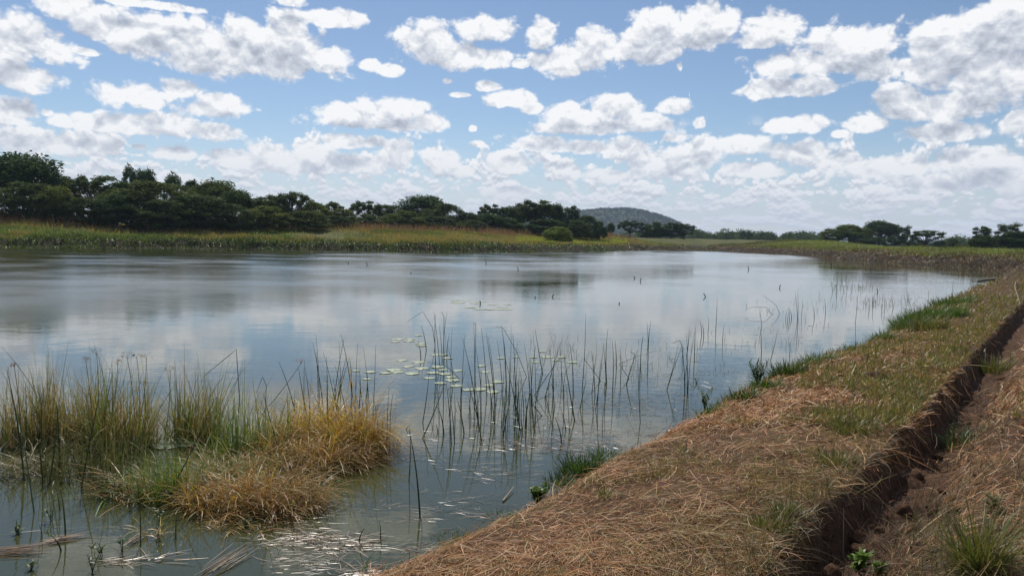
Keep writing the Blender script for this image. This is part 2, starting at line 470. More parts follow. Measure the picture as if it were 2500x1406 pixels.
def height(x, y):
    x = np.asarray(x, float); y = np.asarray(y, float)
    d = shore(x, y)
    far = sstep(np.hypot(x, y), 30, 75)                        # the far banks are higher and rougher
    wig = (1 - far) * 0.30 * fbm(x * 0.9, y * 0.9, 3, 4) + far * 2.2 * fbm(x * 0.22, y * 0.22, 5, 4)
    dw = d + wig * sstep(np.abs(d), 0.0, 1.2) * 0.8 + wig * 0.3
    left = sstep(-x + 10, -35, 20)
    top_near = 0.26 * sstep(dw, 0.0, 0.55) + 0.22 * sstep(dw, 0.3, 1.8) + 0.1 * sstep(dw, 1.0, 4.0)
    bank_h = 1.15 + 0.25 * fbm(x * 0.05, y * 0.05, 9, 2) * 2
    top_far = bank_h * (0.75 * sstep(dw, 0.0, 2.2) + 0.25 * sstep(dw, 1.5, 5.0))
    left = np.maximum(sstep(-x, -30, 10), sstep(y, 95, 200) * (1 - sstep(x / np.maximum(y, 1.0), 0.36, 0.50)))
    rise = (0.35 + 1.50 * left) * sstep(d, 3, 24) + 0.3 * left * sstep(d, 26, 60)
    land = (1 - far) * top_near + far * (top_far + rise)
    land = land + (1 - far) * (0.05 * fbm(x * 2.3, y * 2.3, 11, 4) + 0.09 * fbm(x * 0.7, y * 0.7, 12, 3)) * sstep(dw, 0.1, 0.8)
    land = land + far * 0.7 * fbm(x * 0.09, y * 0.09, 14, 3) * sstep(dw, 4, 16)
    land = land + far * (0.95 * fbm(x * 0.45, y * 0.45, 13, 4) * sstep(dw, 0.0, 1.0) * (1 - 0.6 * sstep(dw, 5, 9)))
    # the ditch: a cut wall on the left, a broken slope on the right
    s = ditch_side(x, y) + 0.16 * fbm(x * 2.0, y * 2.0, 21, 4) + 0.07 * fbm(x * 8, y * 8, 22, 3)
    wid = 0.62 + 0.22 * fbm(x * 0.6, y * 0.6, 24, 3)
    cut = sstep(s, -0.02, 0.10) * (1 - sstep(s, wid - 0.25, wid + 0.18))
    lumps = 0.22 * fbm(x * 5.0, y * 5.0, 23, 4)
    cutz = (0.31 + 0.1 * fbm(x * 0.8, y * 0.8, 25, 2) + lumps) * cut * (1 - sstep(np.hypot(x, y), 26, 42))
    over = sstep(s, wid - 0.1, wid + 0.5) * (1 - sstep(s, wid + 1.2, wid + 3)) * (0.02 + 0.25 * fbm(x * 1.1, y * 1.1, 26, 3))
    land = land - cutz + over * (1 - far)
    bed = -0.04 - 0.45 * sstep(-dw, 0.0, 2.5) - 0.6 * sstep(-dw, 2.0, 12.0)
    return np.where(dw > 0, np.maximum(land, -0.02), bed)
def hz(x, y): return float(height(np.array([x]), np.array([y]))[0])

# ------------------------------------------------------------------ ground: one sheet out to the horizon
az = np.concatenate([np.linspace(-180, -62, 40)[:-1], np.linspace(-62, -40, 30)[:-1], np.linspace(-40, 40, 620)[:-1], np.linspace(40, 62, 30)[:-1], np.linspace(62, 180, 40)])
rad = np.concatenate([[0.02], np.geomspace(0.6, 30, 330)[:-1], np.geomspace(30, 220, 230)[:-1], np.geomspace(220, 3300, 60)])
A, RR = np.meshgrid(np.radians(az), rad)
X = RR * np.sin(A); Y = RR * np.cos(A)
Z = height(X, Y)
Z = Z + sstep(RR, 230, 500) * (-Z)                                # flat plain far off
nr, na = X.shape
V = np.stack([X, Y, Z], -1).reshape(-1, 3)
ii, jj = np.meshgrid(np.arange(nr - 1), np.arange(na - 1), indexing='ij')
b0 = ii * na + jj
F = np.stack([b0, b0 + 1, b0 + na + 1, b0 + na], -1).reshape(-1, 4)[:, ::-1]
# what grows or lies where: r = bare earth, g = green, b = far ground
D = shore(X, Y); S = ditch_side(X, Y)
farm = sstep(RR, 35, 75)
inditch = sstep(S, -0.03, 0.05) * (1 - sstep(S, 0.75, 1.05)) * (1 - farm)
gcol = np.stack([inditch, np.clip(0.5 + fbm(X * 0.5, Y * 0.5, 31, 4), 0, 1), farm], -1).reshape(-1, 3)

M_ground, t = new_mat('ground')
att = t.n('ShaderNodeAttribute', attribute_name='col').outputs['Color']
sp = t.n('ShaderNodeSeparateXYZ'); t.put(sp.inputs[0], att)
pos = t.n('ShaderNodeTexCoord').outputs['Object']
sx = t.n('ShaderNodeSeparateXYZ'); t.put(sx.inputs[0], pos)
n1_ = t.noise(pos, 3.0, 8.0, 0.65); n2_ = t.noise(pos, 18.0, 6.0, 0.7); n3_ = t.noise(pos, 0.16, 5.0, 0.6)
mulch = t.ramp(n2_, [(0.3, (0.026, 0.013, 0.007)), (0.5, (0.075, 0.040, 0.020)), (0.7, (0.16, 0.095, 0.05))])
mulch = t.mix(t.ss(n1_, 0.48, 0.66, 0.0, 0.55), mulch, (0.055, 0.062, 0.018, 1))
earth = t.ramp(n2_, [(0.3, (0.034, 0.019, 0.012)), (0.7, (0.12, 0.068, 0.042))])
fargrass = t.ramp(n3_, [(0.35, (0.035, 0.055, 0.014)), (0.5, (0.075, 0.085, 0.022)), (0.65, (0.10, 0.085, 0.034))])
faredge = t.ramp(n2_, [(0.3, (0.014, 0.011, 0.008)), (0.7, (0.05, 0.036, 0.022))])
fargr = t.mix(t.ss(sx.outputs[2], 0.9, 1.4), faredge, fargrass)
c = t.mix(sp.outputs[0], mulch, earth)
c = t.mix(sp.outputs[2], c, fargr)
c = t.mix(t.ss(sx.outputs[2], 0.12, 0.0), c, (0.022, 0.020, 0.013, 1))    # wet mud by the water
bp = t.n('ShaderNodeBump'); t.put(bp.inputs['Height'], n2_); bp.inputs['Strength'].default_value = 0.6; bp.inputs['Distance'].default_value = 0.05
finish(t, principled(t, c, 0.9, 0.15, bp.outputs[0]))
link('ground', mesh_np('ground', V, F, M_ground, gcol, smooth=True), kind='structure')

# ------------------------------------------------------------------ water
M_water, t = new_mat('pond_water')
pos = t.n('ShaderNodeTexCoord').outputs['Object']
patch = t.ss(t.noise(t.v('MULTIPLY', pos, (0.8, 1.0, 1.0)), 0.11, 4.0, 0.6), 0.40, 0.66)
r1 = t.noise(t.v('MULTIPLY', pos, (0.8, 1.7, 1.0)), 3.4, 4.0, 0.62, 0.4)
r2 = t.noise(t.v('MULTIPLY', pos, (1.0, 1.3, 1.0)), 0.9, 2.0, 0.5)
hgt = t.m('ADD', t.m('MULTIPLY', r1, t.m('MULTIPLY_ADD', patch, 0.0026, 0.0009)), t.m('MULTIPLY', r2, 0.0030))
bp = t.n('ShaderNodeBump'); t.put(bp.inputs['Height'], hgt); bp.inputs['Strength'].default_value = 1.0; bp.inputs['Distance'].default_value = 1.0
body = t.mix(t.ss(t.noise(pos, 0.35, 3.0), 0.3, 0.7), (0.044, 0.050, 0.018, 1), (0.052, 0.058, 0.024, 1))
dif = t.n('ShaderNodeBsdfDiffuse'); t.put(dif.inputs[0], body)
gls = t.n('ShaderNodeBsdfGlossy', distribution='BECKMANN'); t.put(gls.inputs[0], (1.0, 1.0, 1.0, 1)); sxy = t.n('ShaderNodeSeparateXYZ'); t.put(sxy.inputs[0], pos)
openw = t.m('MULTIPLY_ADD', t.ss(t.m('MULTIPLY_ADD', sxy.outputs[0], -1.7, sxy.outputs[1]), 24.0, 56.0), 0.19, 0.025)   # the wind roughens the open water
t.put(gls.inputs['Roughness'], t.m('MULTIPLY', openw, t.m('MULTIPLY_ADD', patch, 0.35, 0.85)))
t.put(gls.inputs['Normal'], bp.outputs[0])
fr = t.n('ShaderNodeFresnel'); fr.inputs[0].default_value = 1.43; t.put(fr.inputs['Normal'], bp.outputs[0])
mx = t.n('ShaderNodeMixShader'); t.put(mx.inputs[0], fr.outputs[0])
t.t.links.new(dif.outputs[0], mx.inputs[1]); t.t.links.new(gls.outputs[0], mx.inputs[2])
finish(t, mx.outputs[0])
# the sheet of water reaches a little under the banks
cen = POND.mean(0)
gx = np.linspace(-150, 60, 120); gy = np.linspace(-60, 185, 140)
GX, GY = np.meshgrid(gx, gy); n_y, n_x = GX.shape
b0 = (np.arange(n_y - 1)[:, None] * n_x + np.arange(n_x - 1)[None]).ravel()
Fw = np.stack([b0, b0 + 1, b0 + n_x + 1, b0 + n_x], -1)
fc = np.stack([GX, GY], -1).reshape(-1, 2)[Fw].mean(1)
keep = shore(fc[:, 0], fc[:, 1]) < 5.0
link('water', mesh_np('water', np.stack([GX, GY, 0 * GX], -1).reshape(-1, 3), Fw[keep], M_water), kind='structure')

# ================================================================== trees
# leaves take a tint from their tree, so no two neighbours are the same green
nt_ = M_leaf.node_tree; tl = NT(nt_)
attn = [n for n in nt_.nodes if n.type == 'ATTRIBUTE'][0]
oi = tl.n('ShaderNodeObjectInfo')
tint = tl.v('MULTIPLY', attn.outputs['Color'], oi.outputs['Color'])
for l_ in list(nt_.links):
    if l_.from_socket == attn.outputs['Color'] and l_.to_node != tint.node:
        ts = l_.to_socket; nt_.links.remove(l_); nt_.links.new(tint, ts)

def leaf_cloud(cen, rad3, n, size, cols, shell=0.45):
    """n little leaves inside each of the ellipsoids cen (m,3) / rad3 (m,3)"""
    m = len(cen); tot = m * n
    d = rng.normal(size=(tot, 3)); d /= np.linalg.norm(d, axis=1)[:, None]
    r_ = rng.uniform(0, 1, tot) ** shell
    P = np.repeat(cen, n, 0) + d * r_[:, None] * np.repeat(rad3, n, 0) * rng.uniform(0.85, 1.12, (tot, 1))
    u = rng.normal(size=(tot, 3)); u[:, 2] *= 0.55; u /= np.linalg.norm(u, axis=1)[:, None]
    nn = d * 0.7 + rng.normal(size=(tot, 3)) * 0.6 + np.array([0, 0, 0.5])
    v = np.cross(nn, u); v /= np.linalg.norm(v, axis=1)[:, None] + 1e-9
    s = rng.uniform(0.6, 1.35, tot)[:, None] * size
    q = np.stack([P - u * s, P - v * s * 0.5, P + u * s, P + v * s * 0.5], 1).reshape(-1, 3)
    f = np.arange(tot * 4).reshape(-1, 4)
    c_ = np.repeat(pal(tot, *cols, jit=0.25) * np.repeat(rng.uniform(0.8, 1.2, m), n)[:, None], 4, 0)
    return q, f, c_
DARK = [(0.075, 0.115, 0.035), (0.056, 0.090, 0.032), (0.105, 0.140, 0.042)]
def tree_proto(kind, seed):
    global rng
    keep = rng; rng = np.random.default_rng(seed)
    th = rng.uniform(0, 2 * math.pi, 60)
    limbs = []
    if kind == 'round':
        m = 34
        el_ = rng.uniform(-0.75, 1.45, m); az_ = np.arange(m) * 2.4 + rng.normal(0, .3, m)
        rr = rng.uniform(0.72, 1.0, m)
        C_ = np.stack([0.36 * rr * np.cos(el_) * np.cos(az_), 0.36 * rr * np.cos(el_) * np.sin(az_), 0.56 + 0.30 * rr * np.sin(el_)], 1)
        R3 = rng.uniform(0.11, 0.18, m)[:, None] * np.array([[1, 1, 0.85]])
        n, sz, split = 330, 0.021, 0.2
    elif kind == 'umbrella':
        m = 46
        r_ = np.sqrt(rng.uniform(0.0, 1, m)) * 0.42; az_ = np.arange(m) * 2.4
        z_ = 0.96 - 1.1 * r_ ** 2 - rng.choice([0, 0.09, 0.2, 0.32, 0.46], m, p=[.38, .24, .18, .12, .08])
        C_ = np.stack([r_ * np.cos(az_), r_ * np.sin(az_), z_], 1)
        R3 = rng.uniform(0.06, 0.12, m)[:, None] * np.array([[1, 1, 0.0]]) + np.stack([np.zeros(m), np.zeros(m), rng.uniform(0.05, 0.095, m)], 1)
        n, sz, split = 240, 0.018, 0.25
    elif kind == 'thicket':
        m = 80
        r_ = np.sqrt(rng.uniform(0.02, 1, m)) * 0.44; az_ = np.arange(m) * 2.4
        top = 0.95 * np.sqrt(1 - (r_ / 0.50) ** 2)
        z_ = np.maximum(top * rng.choice([0.94, 0.75, 0.5, 0.25], m, p=[.35, .25, .2, .2]), 0.08)
        C_ = np.stack([r_ * np.cos(az_), r_ * np.sin(az_), z_], 1)
        R3 = rng.uniform(0.08, 0.15, m)[:, None] * np.array([[1, 1, 0.75]])
        n, sz, split = 200, 0.019, 0.12
    else:                                               # tall, with separate upright heads
        m = 24
        z_ = np.linspace(0.22, 0.95, m); r_ = 0.33 * np.sqrt(np.clip(1 - ((z_ - 0.45) / 0.58) ** 2, 0.03, 1)) * rng.uniform(0.3, 1.1, m)
        az_ = np.arange(m) * 2.4
        C_ = np.stack([r_ * np.cos(az_), r_ * np.sin(az_), z_], 1)
        R3 = rng.uniform(0.08, 0.14, m)[:, None] * np.array([[1, 1, 0.8]])
        n, sz, split = 320, 0.02, 0.2
    crown = leaf_cloud(C_, R3, n, sz, DARK)
    # a few loose sprays that break the outline
    k = 60
    j = rng.integers(0, m, k); d = rng.normal(size=(k, 3)); d[:, 2] = abs(d[:, 2]) * 0.7; d /= np.linalg.norm(d, axis=1)[:, None]
    sp_ = leaf_cloud(C_[j] + d * R3[j] * 1.15, np.full((k, 3), 0.022) * (1, 1, .5), 16, sz * 0.8, DARK)
    v, f, c_ = merge([crown, sp_])
    me_c = mesh_np('crown', v, f, M_leaf, c_)
    # tapered, leaning trunk and limbs up to the clumps
    parts = []
    lean = rng.normal(0, 0.02, 2)
    zz = np.linspace(-0.03, split, 6)
    path = np.stack([lean[0] * zz * 8 + 0.006 * np.sin(zz * 20), lean[1] * zz * 8, zz], 1)
    parts.append(tube(path, np.linspace(0.030, 0.020, 6), 7))
    top = path[-1]
    for c0 in C_[::2]:
        mid = top * 0.5 + c0 * 0.5 + np.array([0, 0, -0.05]) + rng.normal(0, 0.012, 3)
        tt = np.linspace(0, 1, 6)[:, None]
        pth = (1 - tt) ** 2 * top + 2 * tt * (1 - tt) * mid + tt ** 2 * c0
        parts.append(tube(pth, np.linspace(0.012, 0.003, 6), 4))
    v, f, _ = merge(parts)
    me_t = mesh_np('trunk', v, f, M_bark, smooth=True)
    rng = keep
    return me_c, me_t
PROTO = {k: [tree_proto(k, 100 + 7 * i + 31 * a) for i in range(3)] for a, k in enumerate(('round', 'umbrella', 'thicket', 'tall'))}
tcount = 0
def tree(px, py, wpx, Y, kind, label, tint=(1, 1, 1), name='tree', cat='tree', group='trees of the far tree line', hmin=1.0):
    global tcount
    top = at_y(px, py, Y); wd = wpx * Y / FPX * 1.2
    zb = hz(top[0], Y)
    h = max(top[2] - zb, hmin)
    root = bpy.data.objects.new(name, None); COL.objects.link(root)
    root.location = (top[0], Y, zb); root['label'] = label; root['category'] = cat
    if group: root['group'] = group
    mc, mt = PROTO[kind][tcount % 3]
    a = tcount * 2.1; tcount += 1
    for nm, me in (('crown', mc), ('trunk', mt)):
        o = link(nm, me, root, rz=a, scale=(wd, wd, h))
        o.color = (*tint, 1)
    return root
G1, G2, G3, G4 = (1, 1, 1), (1.3, 1.2, 0.95), (0.75, 0.88, 0.95), (1.8, 1.5, 0.95)
TREES = [
 (40, 364, 205, 122, 'round', 'massive round dark tree, tallest of all, at the left edge of the picture', G3),
 (140, 420, 110, 128, 'thicket', 'dark tree shouldering against the massive tree at the left edge', G1),
 (243, 428, 140, 126, 'umbrella', 'broad flat topped acacia between the massive left tree and the knobbly headed tree', G1),
 (318, 409, 60, 150, 'tall', 'dark tree with a small knobbly head poking above the acacias, left one of two', G3),
 (352, 406, 70, 150, 'round', 'dark tree with the higher knobbly head poking above the acacias', G3),
 (372, 436, 205, 122, 'thicket', 'wide spreading acacia thicket below the two knobbly heads', G2),
 (425, 428, 75, 148, 'tall', 'ragged dark tree just right of the knobbly heads', G1),
 (465, 440, 70, 146, 'tall', 'ragged narrow tree between the wide acacia thicket and the domed tree', G3),
 (530, 434, 135, 136, 'round', 'domed glossy tree with a rounded shoulder sloping down to the right', G2),
 (575, 458, 80, 130, 'round', 'smaller rounded tree tucked against the right shoulder of the domed tree', G1),
 (480, 470, 170, 120, 'thicket', 'broad dense acacia standing in front of the domed tree', G1),
 (628, 480, 80, 132, 'umbrella', 'low thin topped tree in the dip right of the domed tree', G1),
 (665, 472, 90, 138, 'thicket', 'loose tree with fine twigs at the top, left of the paired flat crowns', G2),
 (712, 470, 90, 140, 'umbrella', 'flat crowned acacia topping the middle of the left wood', G1),
 (762, 488, 80, 140, 'thicket', 'pale green tree with a ragged top falling away to the right', G4),
 (800, 492, 70, 150, 'umbrella', 'thin crowned tree just before the gap in the left wood', G2),
 (835, 506, 70, 142, 'thicket', 'low pale tree at the lowest gap of the tree line', G4),
 (893, 490, 75, 160, 'umbrella', 'small tree with a flat tabletop crown just right of the gap', G1),
 (945, 497, 95, 165, 'thicket', 'bushy tree between the tabletop crown and the big dome', G1),
 (1035, 473, 135, 180, 'round', 'big domed tree, highest in the middle of the tree line', G3),
 (1085, 492, 100, 172, 'thicket', 'broad tree leaning against the right side of the big middle dome', G1),
 (985, 512, 100, 156, 'thicket', 'dense tree standing before the left side of the big middle dome', G2),
 (1140, 515, 70, 170, 'thicket', 'low rounded tree in the dip right of the big middle dome', G1),
 (1200, 498, 62, 180, 'umbrella', 'slight tree with airy flat layers between the two middle domes', G1),
 (1192, 518, 80, 170, 'round', 'dark leafy tree under the airy flat layered one', G3),
 (1250, 500, 75, 182, 'round', 'dark tree joined to the left of the wide crowned tree', G1),
 (1312, 488, 110, 185, 'umbrella', 'wide crowned tree with branches showing underneath, right middle of the line', G1),
 (1330, 494, 110, 188, 'round', 'dense tree behind the wide crowned one', G3),
 (1398, 503, 62, 190, 'tall', 'upright tree closing the right end of the dense wood', G1),
 (1432, 522, 60, 192, 'thicket', 'sloping tree at the foot of the hill on its left side', G1),
 (1462, 538, 40, 196, 'thicket', 'small dark tree in front of the left foot of the hill', G3),
 (1492, 543, 22, 230, 'round', 'tiny round dark tree alone before the hill', G3),
 (1540, 538, 58, 240, 'umbrella', 'low broad tree in front of the middle of the hill', G3),
 (1598, 540, 60, 240, 'thicket', 'dark low tree before the right half of the hill', G3),
 (1640, 541, 60, 242, 'thicket', 'dark low tree next to the one under the hill slope', G3),
 (1672, 546, 45, 240, 'umbrella', 'last low tree where the hill slope runs out', G3),
 (60, 440, 170, 112, 'thicket', 'dark leafy undergrowth tree at the foot of the massive left tree', G1),
 (135, 450, 90, 112, 'round', 'paler leafy tree with yellow green leaves beside the massive left tree', G4),
 (200, 478, 110, 113, 'thicket', 'low dark acacia at the meadow edge under the flat topped acacia', G1),
 (285, 470, 120, 115, 'thicket', 'dense low acacia left of the wide spreading thicket, at the meadow edge', G3),
 (400, 482, 130, 116, 'thicket', 'low acacia in front of the wide spreading thicket', G1),
 (555, 492, 110, 120, 'thicket', 'low dark tree at the meadow edge below the smaller rounded tree', G1),
 (645, 500, 110, 126, 'thicket', 'low olive tree at the meadow edge in the dip', G4),
 (745, 512, 110, 130, 'thicket', 'low olive tree at the meadow edge under the ragged pale tree', G2),
 (815, 524, 80, 138, 'thicket', 'low dark bushy tree below the gap', G3),
 (890, 522, 90, 150, 'thicket', 'low dark tree under the tabletop crown', G1),
 (1060, 525, 110, 162, 'thicket', 'low dark tree at the meadow edge under the big middle dome', G3),
 (1150, 535, 80, 164, 'thicket', 'low bushy tree at the meadow edge in the dip right of the middle dome', G1),
 (1235, 530, 90, 172, 'thicket', 'low leafy tree before the trees left of the wide crown', G3),
 (1330, 532, 110, 178, 'thicket', 'low dark growth standing under the wide crowned tree', G3),
 (1400, 535, 80, 184, 'thicket', 'low tree at the foot of the upright tree', G1),
]
for tr in TREES: tree(*tr)
RT = [
 (2048, 552, 80, 250, 'thicket', 'green domed tree at the left end of the right hand clump', G2),
 (2075, 546, 85, 255, 'round', 'light green rounded tree in the right hand clump left of the tall one', G4),
 (2108, 556, 60, 250, 'thicket', 'olive tree touching the tall tree of the right hand clump', G2),
 (2150, 535, 84, 262, 'round', 'tallest tree of the right hand clump, sky showing through its crown', G3),
 (2166, 546, 60, 268, 'umbrella', 'flat crowned tree right behind the tallest of the right hand clump', G3),
 (2130, 578, 60, 240, 'thicket', 'low dark tree under the tallest of the right hand clump', G3),
 (2210, 553, 44, 255, 'tall', 'narrow dark tree between the tallest one and the umbrella acacia', G3),
 (2188, 572, 50, 246, 'thicket', 'low dark bushy tree left of the narrow dark one', G3),
 (2264, 562, 78, 240, 'umbrella', 'umbrella shaped acacia with its bare forked limbs visible', G1),
 (2240, 585, 50, 244, 'thicket', 'low growth under the left side of the umbrella acacia', G3),
 (2292, 590, 44, 244, 'thicket', 'low growth under the right side of the umbrella acacia', G3),
 (2328, 583, 34, 225, 'tall', 'small spiky tree right of the umbrella acacia', G1),
 (2352, 594, 34, 215, 'thicket', 'low green bush left of the gap with distant blue hills', G2),
 (2402, 553, 62, 190, 'tall', 'tree with open flat layers, left of the last two', G1),
 (2395, 572, 56, 186, 'thicket', 'ragged lower tree under the open flat layers', G1),
 (2466, 547, 74, 185, 'tall', 'tall layered tree at the right edge of the picture', G1),
 (2468, 562, 80, 182, 'thicket', 'dense dark tree under the layered one at the right edge', G3),
 (2520, 560, 90, 190, 'thicket', 'dark tree cut off by the right edge', G3),
]
for tr in RT: tree(*tr, group='trees of the right hand clump')
tree(1813, 563, 12, 420, 'umbrella', 'tiny distant tree with a tuft on a bare trunk, left one of the pair', G3, group='tiny distant trees')
tree(1829, 567, 20, 420, 'umbrella', 'tiny distant tree with a wider tuft, right one of the pair', G3, group='tiny distant trees')

# bushes standing in the meadow
BU = [
 (1362, 551, 66, 158, 'thicket', 'round grey green bush standing in the yellow meadow', (2.6, 2.3, 1.6)),
]
for b_ in BU: tree(*b_, name='bush', cat='bush', group='bushes of the far bank', hmin=0.5)

# ------------------------------------------------------------------ hill and far woods
M_hill, t = new_mat('hill_forest_floor')
pos = t.n('ShaderNodeTexCoord').outputs['Object']
nn = t.noise(pos, 0.05, 6.0, 0.7)
finish(t, principled(t, t.ramp(nn, [(0.35, (0.028, 0.042, 0.024)), (0.65, (0.075, 0.085, 0.045))]), 0.9, 0.1))
HY = 1900.0
hx0 = at_y(1520, 511, HY); hb = at_y(1755, 580, HY)
hh = hx0[2]; half = hb[0] - hx0[0]
def hill_h(x, y):
    u = (x - hx0[0]) / half; v = (y - HY) / (half * 1.1)
    ur = np.where(u > 0, np.abs(u) ** 1.0, np.abs(u) * 0.62)
    r_ = np.hypot(ur, v)
    h = hh * np.cos(np.clip(r_, 0, 1) * math.pi / 2) ** 1.15
    return h * (1 + 0.16 * fbm(x / 120, y / 120, 61, 5) * (r_ < 1)) - 0.5
gx = np.linspace(hx0[0] - half * 1.7, hx0[0] + half * 1.05, 150); gy = np.linspace(HY - half * 1.15, HY + half * 1.15, 90)
GX, GY = np.meshgrid(gx, gy); GZ = hill_h(GX, GY); n_y, n_x = GX.shape
b0 = (np.arange(n_y - 1)[:, None] * n_x + np.arange(n_x - 1)[None]).ravel()
link('hill', mesh_np('hill', np.stack([GX, GY, GZ], -1).reshape(-1, 3), np.stack([b0, b0 + 1, b0 + n_x + 1, b0 + n_x], -1), M_hill, smooth=True), kind='structure')
n = 3800
x = rng.uniform(gx[0], gx[-1], n); y = HY - rng.uniform(-0.25, 1.0, n) * half * 1.05; z = hill_h(x, y)
ok = z > 2; x, y, z = x[ok], y[ok], z[ok]
s = rng.uniform(2.2, 5.0, len(x))
v, f, c_ = leaf_cloud(np.stack([x, y, z + s * 0.6], 1), np.stack([s, s, s * 0.8], 1), 22, 1.3, [(0.022, 0.042, 0.020), (0.040, 0.060, 0.028)])
link('hill_forest', mesh_np('hill_forest', v, f, M_leaf, c_), kind='stuff', label='dark forest covering the distant hill', cat='forest')
# woods on the horizon, one mass
n = 950
pxs = np.concatenate([rng.uniform(1690, 2020, 560), rng.uniform(1400, 1700, 130), rng.uniform(2300, 2560, 160), rng.uniform(-100, 0, 100)])
Ys = rng.uniform(430, 700, n)
P = np.array([at_y(a, 590, b_) for a, b_ in zip(pxs, Ys)])
hts = (6.5 + 5 * np.clip(vnoise(pxs / 26.0, pxs * 0, 71), 0, 1)) * rng.uniform(0.6, 1.0, n)
sz = rng.uniform(2.2, 4.0, n)
v, f, c_ = leaf_cloud(np.stack([P[:, 0], P[:, 1], hts - sz * 0.4], 1), np.stack([sz, sz, sz * 0.6], 1), 60, 0.55, DARK)
v2, f2, c2 = leaf_cloud(np.stack([P[:, 0], P[:, 1], hts * 0.45], 1), np.stack([sz, sz, hts * 0.45], 1), 50, 0.7, DARK)
v, f, c_ = merge([(v, f, c_), (v2, f2, c2)])
link('distant_woodland', mesh_np('distant_woodland', v, f, M_leaf, c_), kind='stuff', label='low dark woodland along the horizon', cat='woodland')
# a faint blue ridge seen through the right hand gap
gx = np.linspace(-1500, 2300, 160)
rz_ = 14 + 9 * vnoise(gx / 260, gx * 0, 81) + 2 * vnoise(gx / 45, gx * 0, 82)
rv = np.concatenate([np.stack([gx, gx * 0 + 2350, gx * 0 - 1], 1), np.stack([gx, gx * 0 + 2450, rz_], 1), np.stack([gx, gx * 0 + 2600, gx * 0 - 1], 1)])
b0 = np.concatenate([np.arange(159), 160 + np.arange(159)])
link('far_hills', mesh_np('far_hills', rv, np.stack([b0, b0 + 1, b0 + 161, b0 + 160], -1), M_hill, smooth=True), kind='structure')

# ------------------------------------------------------------------ growth of the far banks and the meadow behind
SH = np.vstack([FAR[0] + (FAR[0] - FAR[1]) * 0.3, FAR[1:], RIGHT, NEAR[0] + (RIGHT[-1] - RIGHT[-2]) * 0.2])
def scatter_far(n, px0, px1, dmin, dmax, power=1.0):
    """points within dmin..dmax metres of the far and right shore, between two photograph columns"""
    seg = np.linalg.norm(np.diff(SH, axis=0), axis=1); cs = np.concatenate([[0], np.cumsum(seg)])
    q = rng.uniform(0, cs[-1], n)
    k = np.clip(np.searchsorted(cs, q) - 1, 0, len(seg) - 1); tt = (q - cs[k]) / seg[k]
    p = SH[k] + (SH[k + 1] - SH[k]) * tt[:, None]
    dr = (SH[k + 1] - SH[k]) / seg[k][:, None]
    d = dmin + (dmax - dmin) * rng.uniform(0, 1, n) ** power
    x = p[:, 0] - dr[:, 1] * d + dr[:, 0] * rng.uniform(-3, 3, n); y = p[:, 1] + dr[:, 0] * d + dr[:, 1] * rng.uniform(-3, 3, n)
    pxn = np.degrees(np.arctan2(x, y)) / 33 * 1250 + 1250
    dd = shore(x, y)
    ok = (pxn > px0) & (pxn < px1) & (dd > dmin - 0.3) & (dd < dmax + 2)
    return x[ok], y[ok], dd[ok]
def far_blades(x, y, L, wid, cols, lean=0.25, curl=0.5, K=3):
    n = len(x); z = height(x, y) - 0.02
    return blades(n, np.stack([x, y, z], 1), L, np.abs(rng.normal(0, lean, n)), rng.normal(curl, 0.3, n), wid, cols, K=K)
# creeping green plants hanging down the far bank
x, y, d = scatter_far(110000, -120, 1800, -0.15, 6.0)
gz = fbm(x * 0.12, y * 0.12, 91, 4)
lushw = np.clip(1.15 - (x + 60) / 90, 0.25, 1) + gz * 1.2
kp = rng.uniform(0, 1, len(x)) < np.clip(lushw, 0.12, 1); x, y, d, gz = x[kp], y[kp], d[kp], gz[kp]
cl = pal(len(x), (0.07, 0.12, 0.022), (0.11, 0.17, 0.03), (0.045, 0.075, 0.018), (0.14, 0.17, 0.04))
br = ((fbm(x * 0.25, y * 0.25, 92, 3) > 0.17)[:, None]) & (rng.uniform(0, 1, (len(x), 1)) < 0.7)
cl = np.where(br, pal(len(x), (0.10, 0.07, 0.045), (0.15, 0.10, 0.06), (0.06, 0.045, 0.03)), cl)
b_ = far_blades(x, y, rng.uniform(0.25, 0.6, len(x)) * (1 + 0.6 * np.clip(gz * 3, 0, 1)), rng.uniform(0.07, 0.14, len(x)), cl, 0.7, 0.6)
link('creeping_bank_growth', mesh_np('creeping_bank_growth', b_[0], b_[1], M_blade, b_[2]), kind='stuff', label='low green creeping plants covering the far bank above the water', cat='ground cover')
# meadow grass
x, y, d = scatter_far(380000, -120, 2620, 3.2, 110, 1.9)
g1 = fbm(x * 0.05, y * 0.09, 93, 4); g2 = fbm(x * 0.2, y * 0.2, 94, 4)
n = len(x)
cl = pal(n, (0.34, 0.29, 0.08), (0.42, 0.33, 0.10), (0.24, 0.24, 0.05), (0.42, 0.28, 0.11))
green = (g1 + 0.5 * g2 < -0.14)
cl = np.where(green[:, None], pal(n, (0.17, 0.24, 0.04), (0.23, 0.27, 0.05), (0.12, 0.17, 0.03)), cl)
pxn = np.degrees(np.arctan2(x, y)) / 33 * 1250 + 1250
rightside = (x > 34)
cl = np.where((rightside & (rng.uniform(0, 1, n) < 0.75))[:, None], pal(n, (0.22, 0.30, 0.05), (0.28, 0.33, 0.06), (0.16, 0.22, 0.04)), cl)
yel = (pxn > 1260) & (pxn < 1560) & (d > 5) & (d < 22) & (g2 > -0.12)
dk = rightside & (fbm(x * 0.1, y * 0.16, 98, 3) > 0.12)
cl = np.where(dk[:, None], pal(n, (0.14, 0.13, 0.05), (0.20, 0.15, 0.07), (0.10, 0.13, 0.03)), cl)
cl = np.where(yel[:, None], pal(n, (0.46, 0.46, 0.05), (0.36, 0.40, 0.05)), cl)
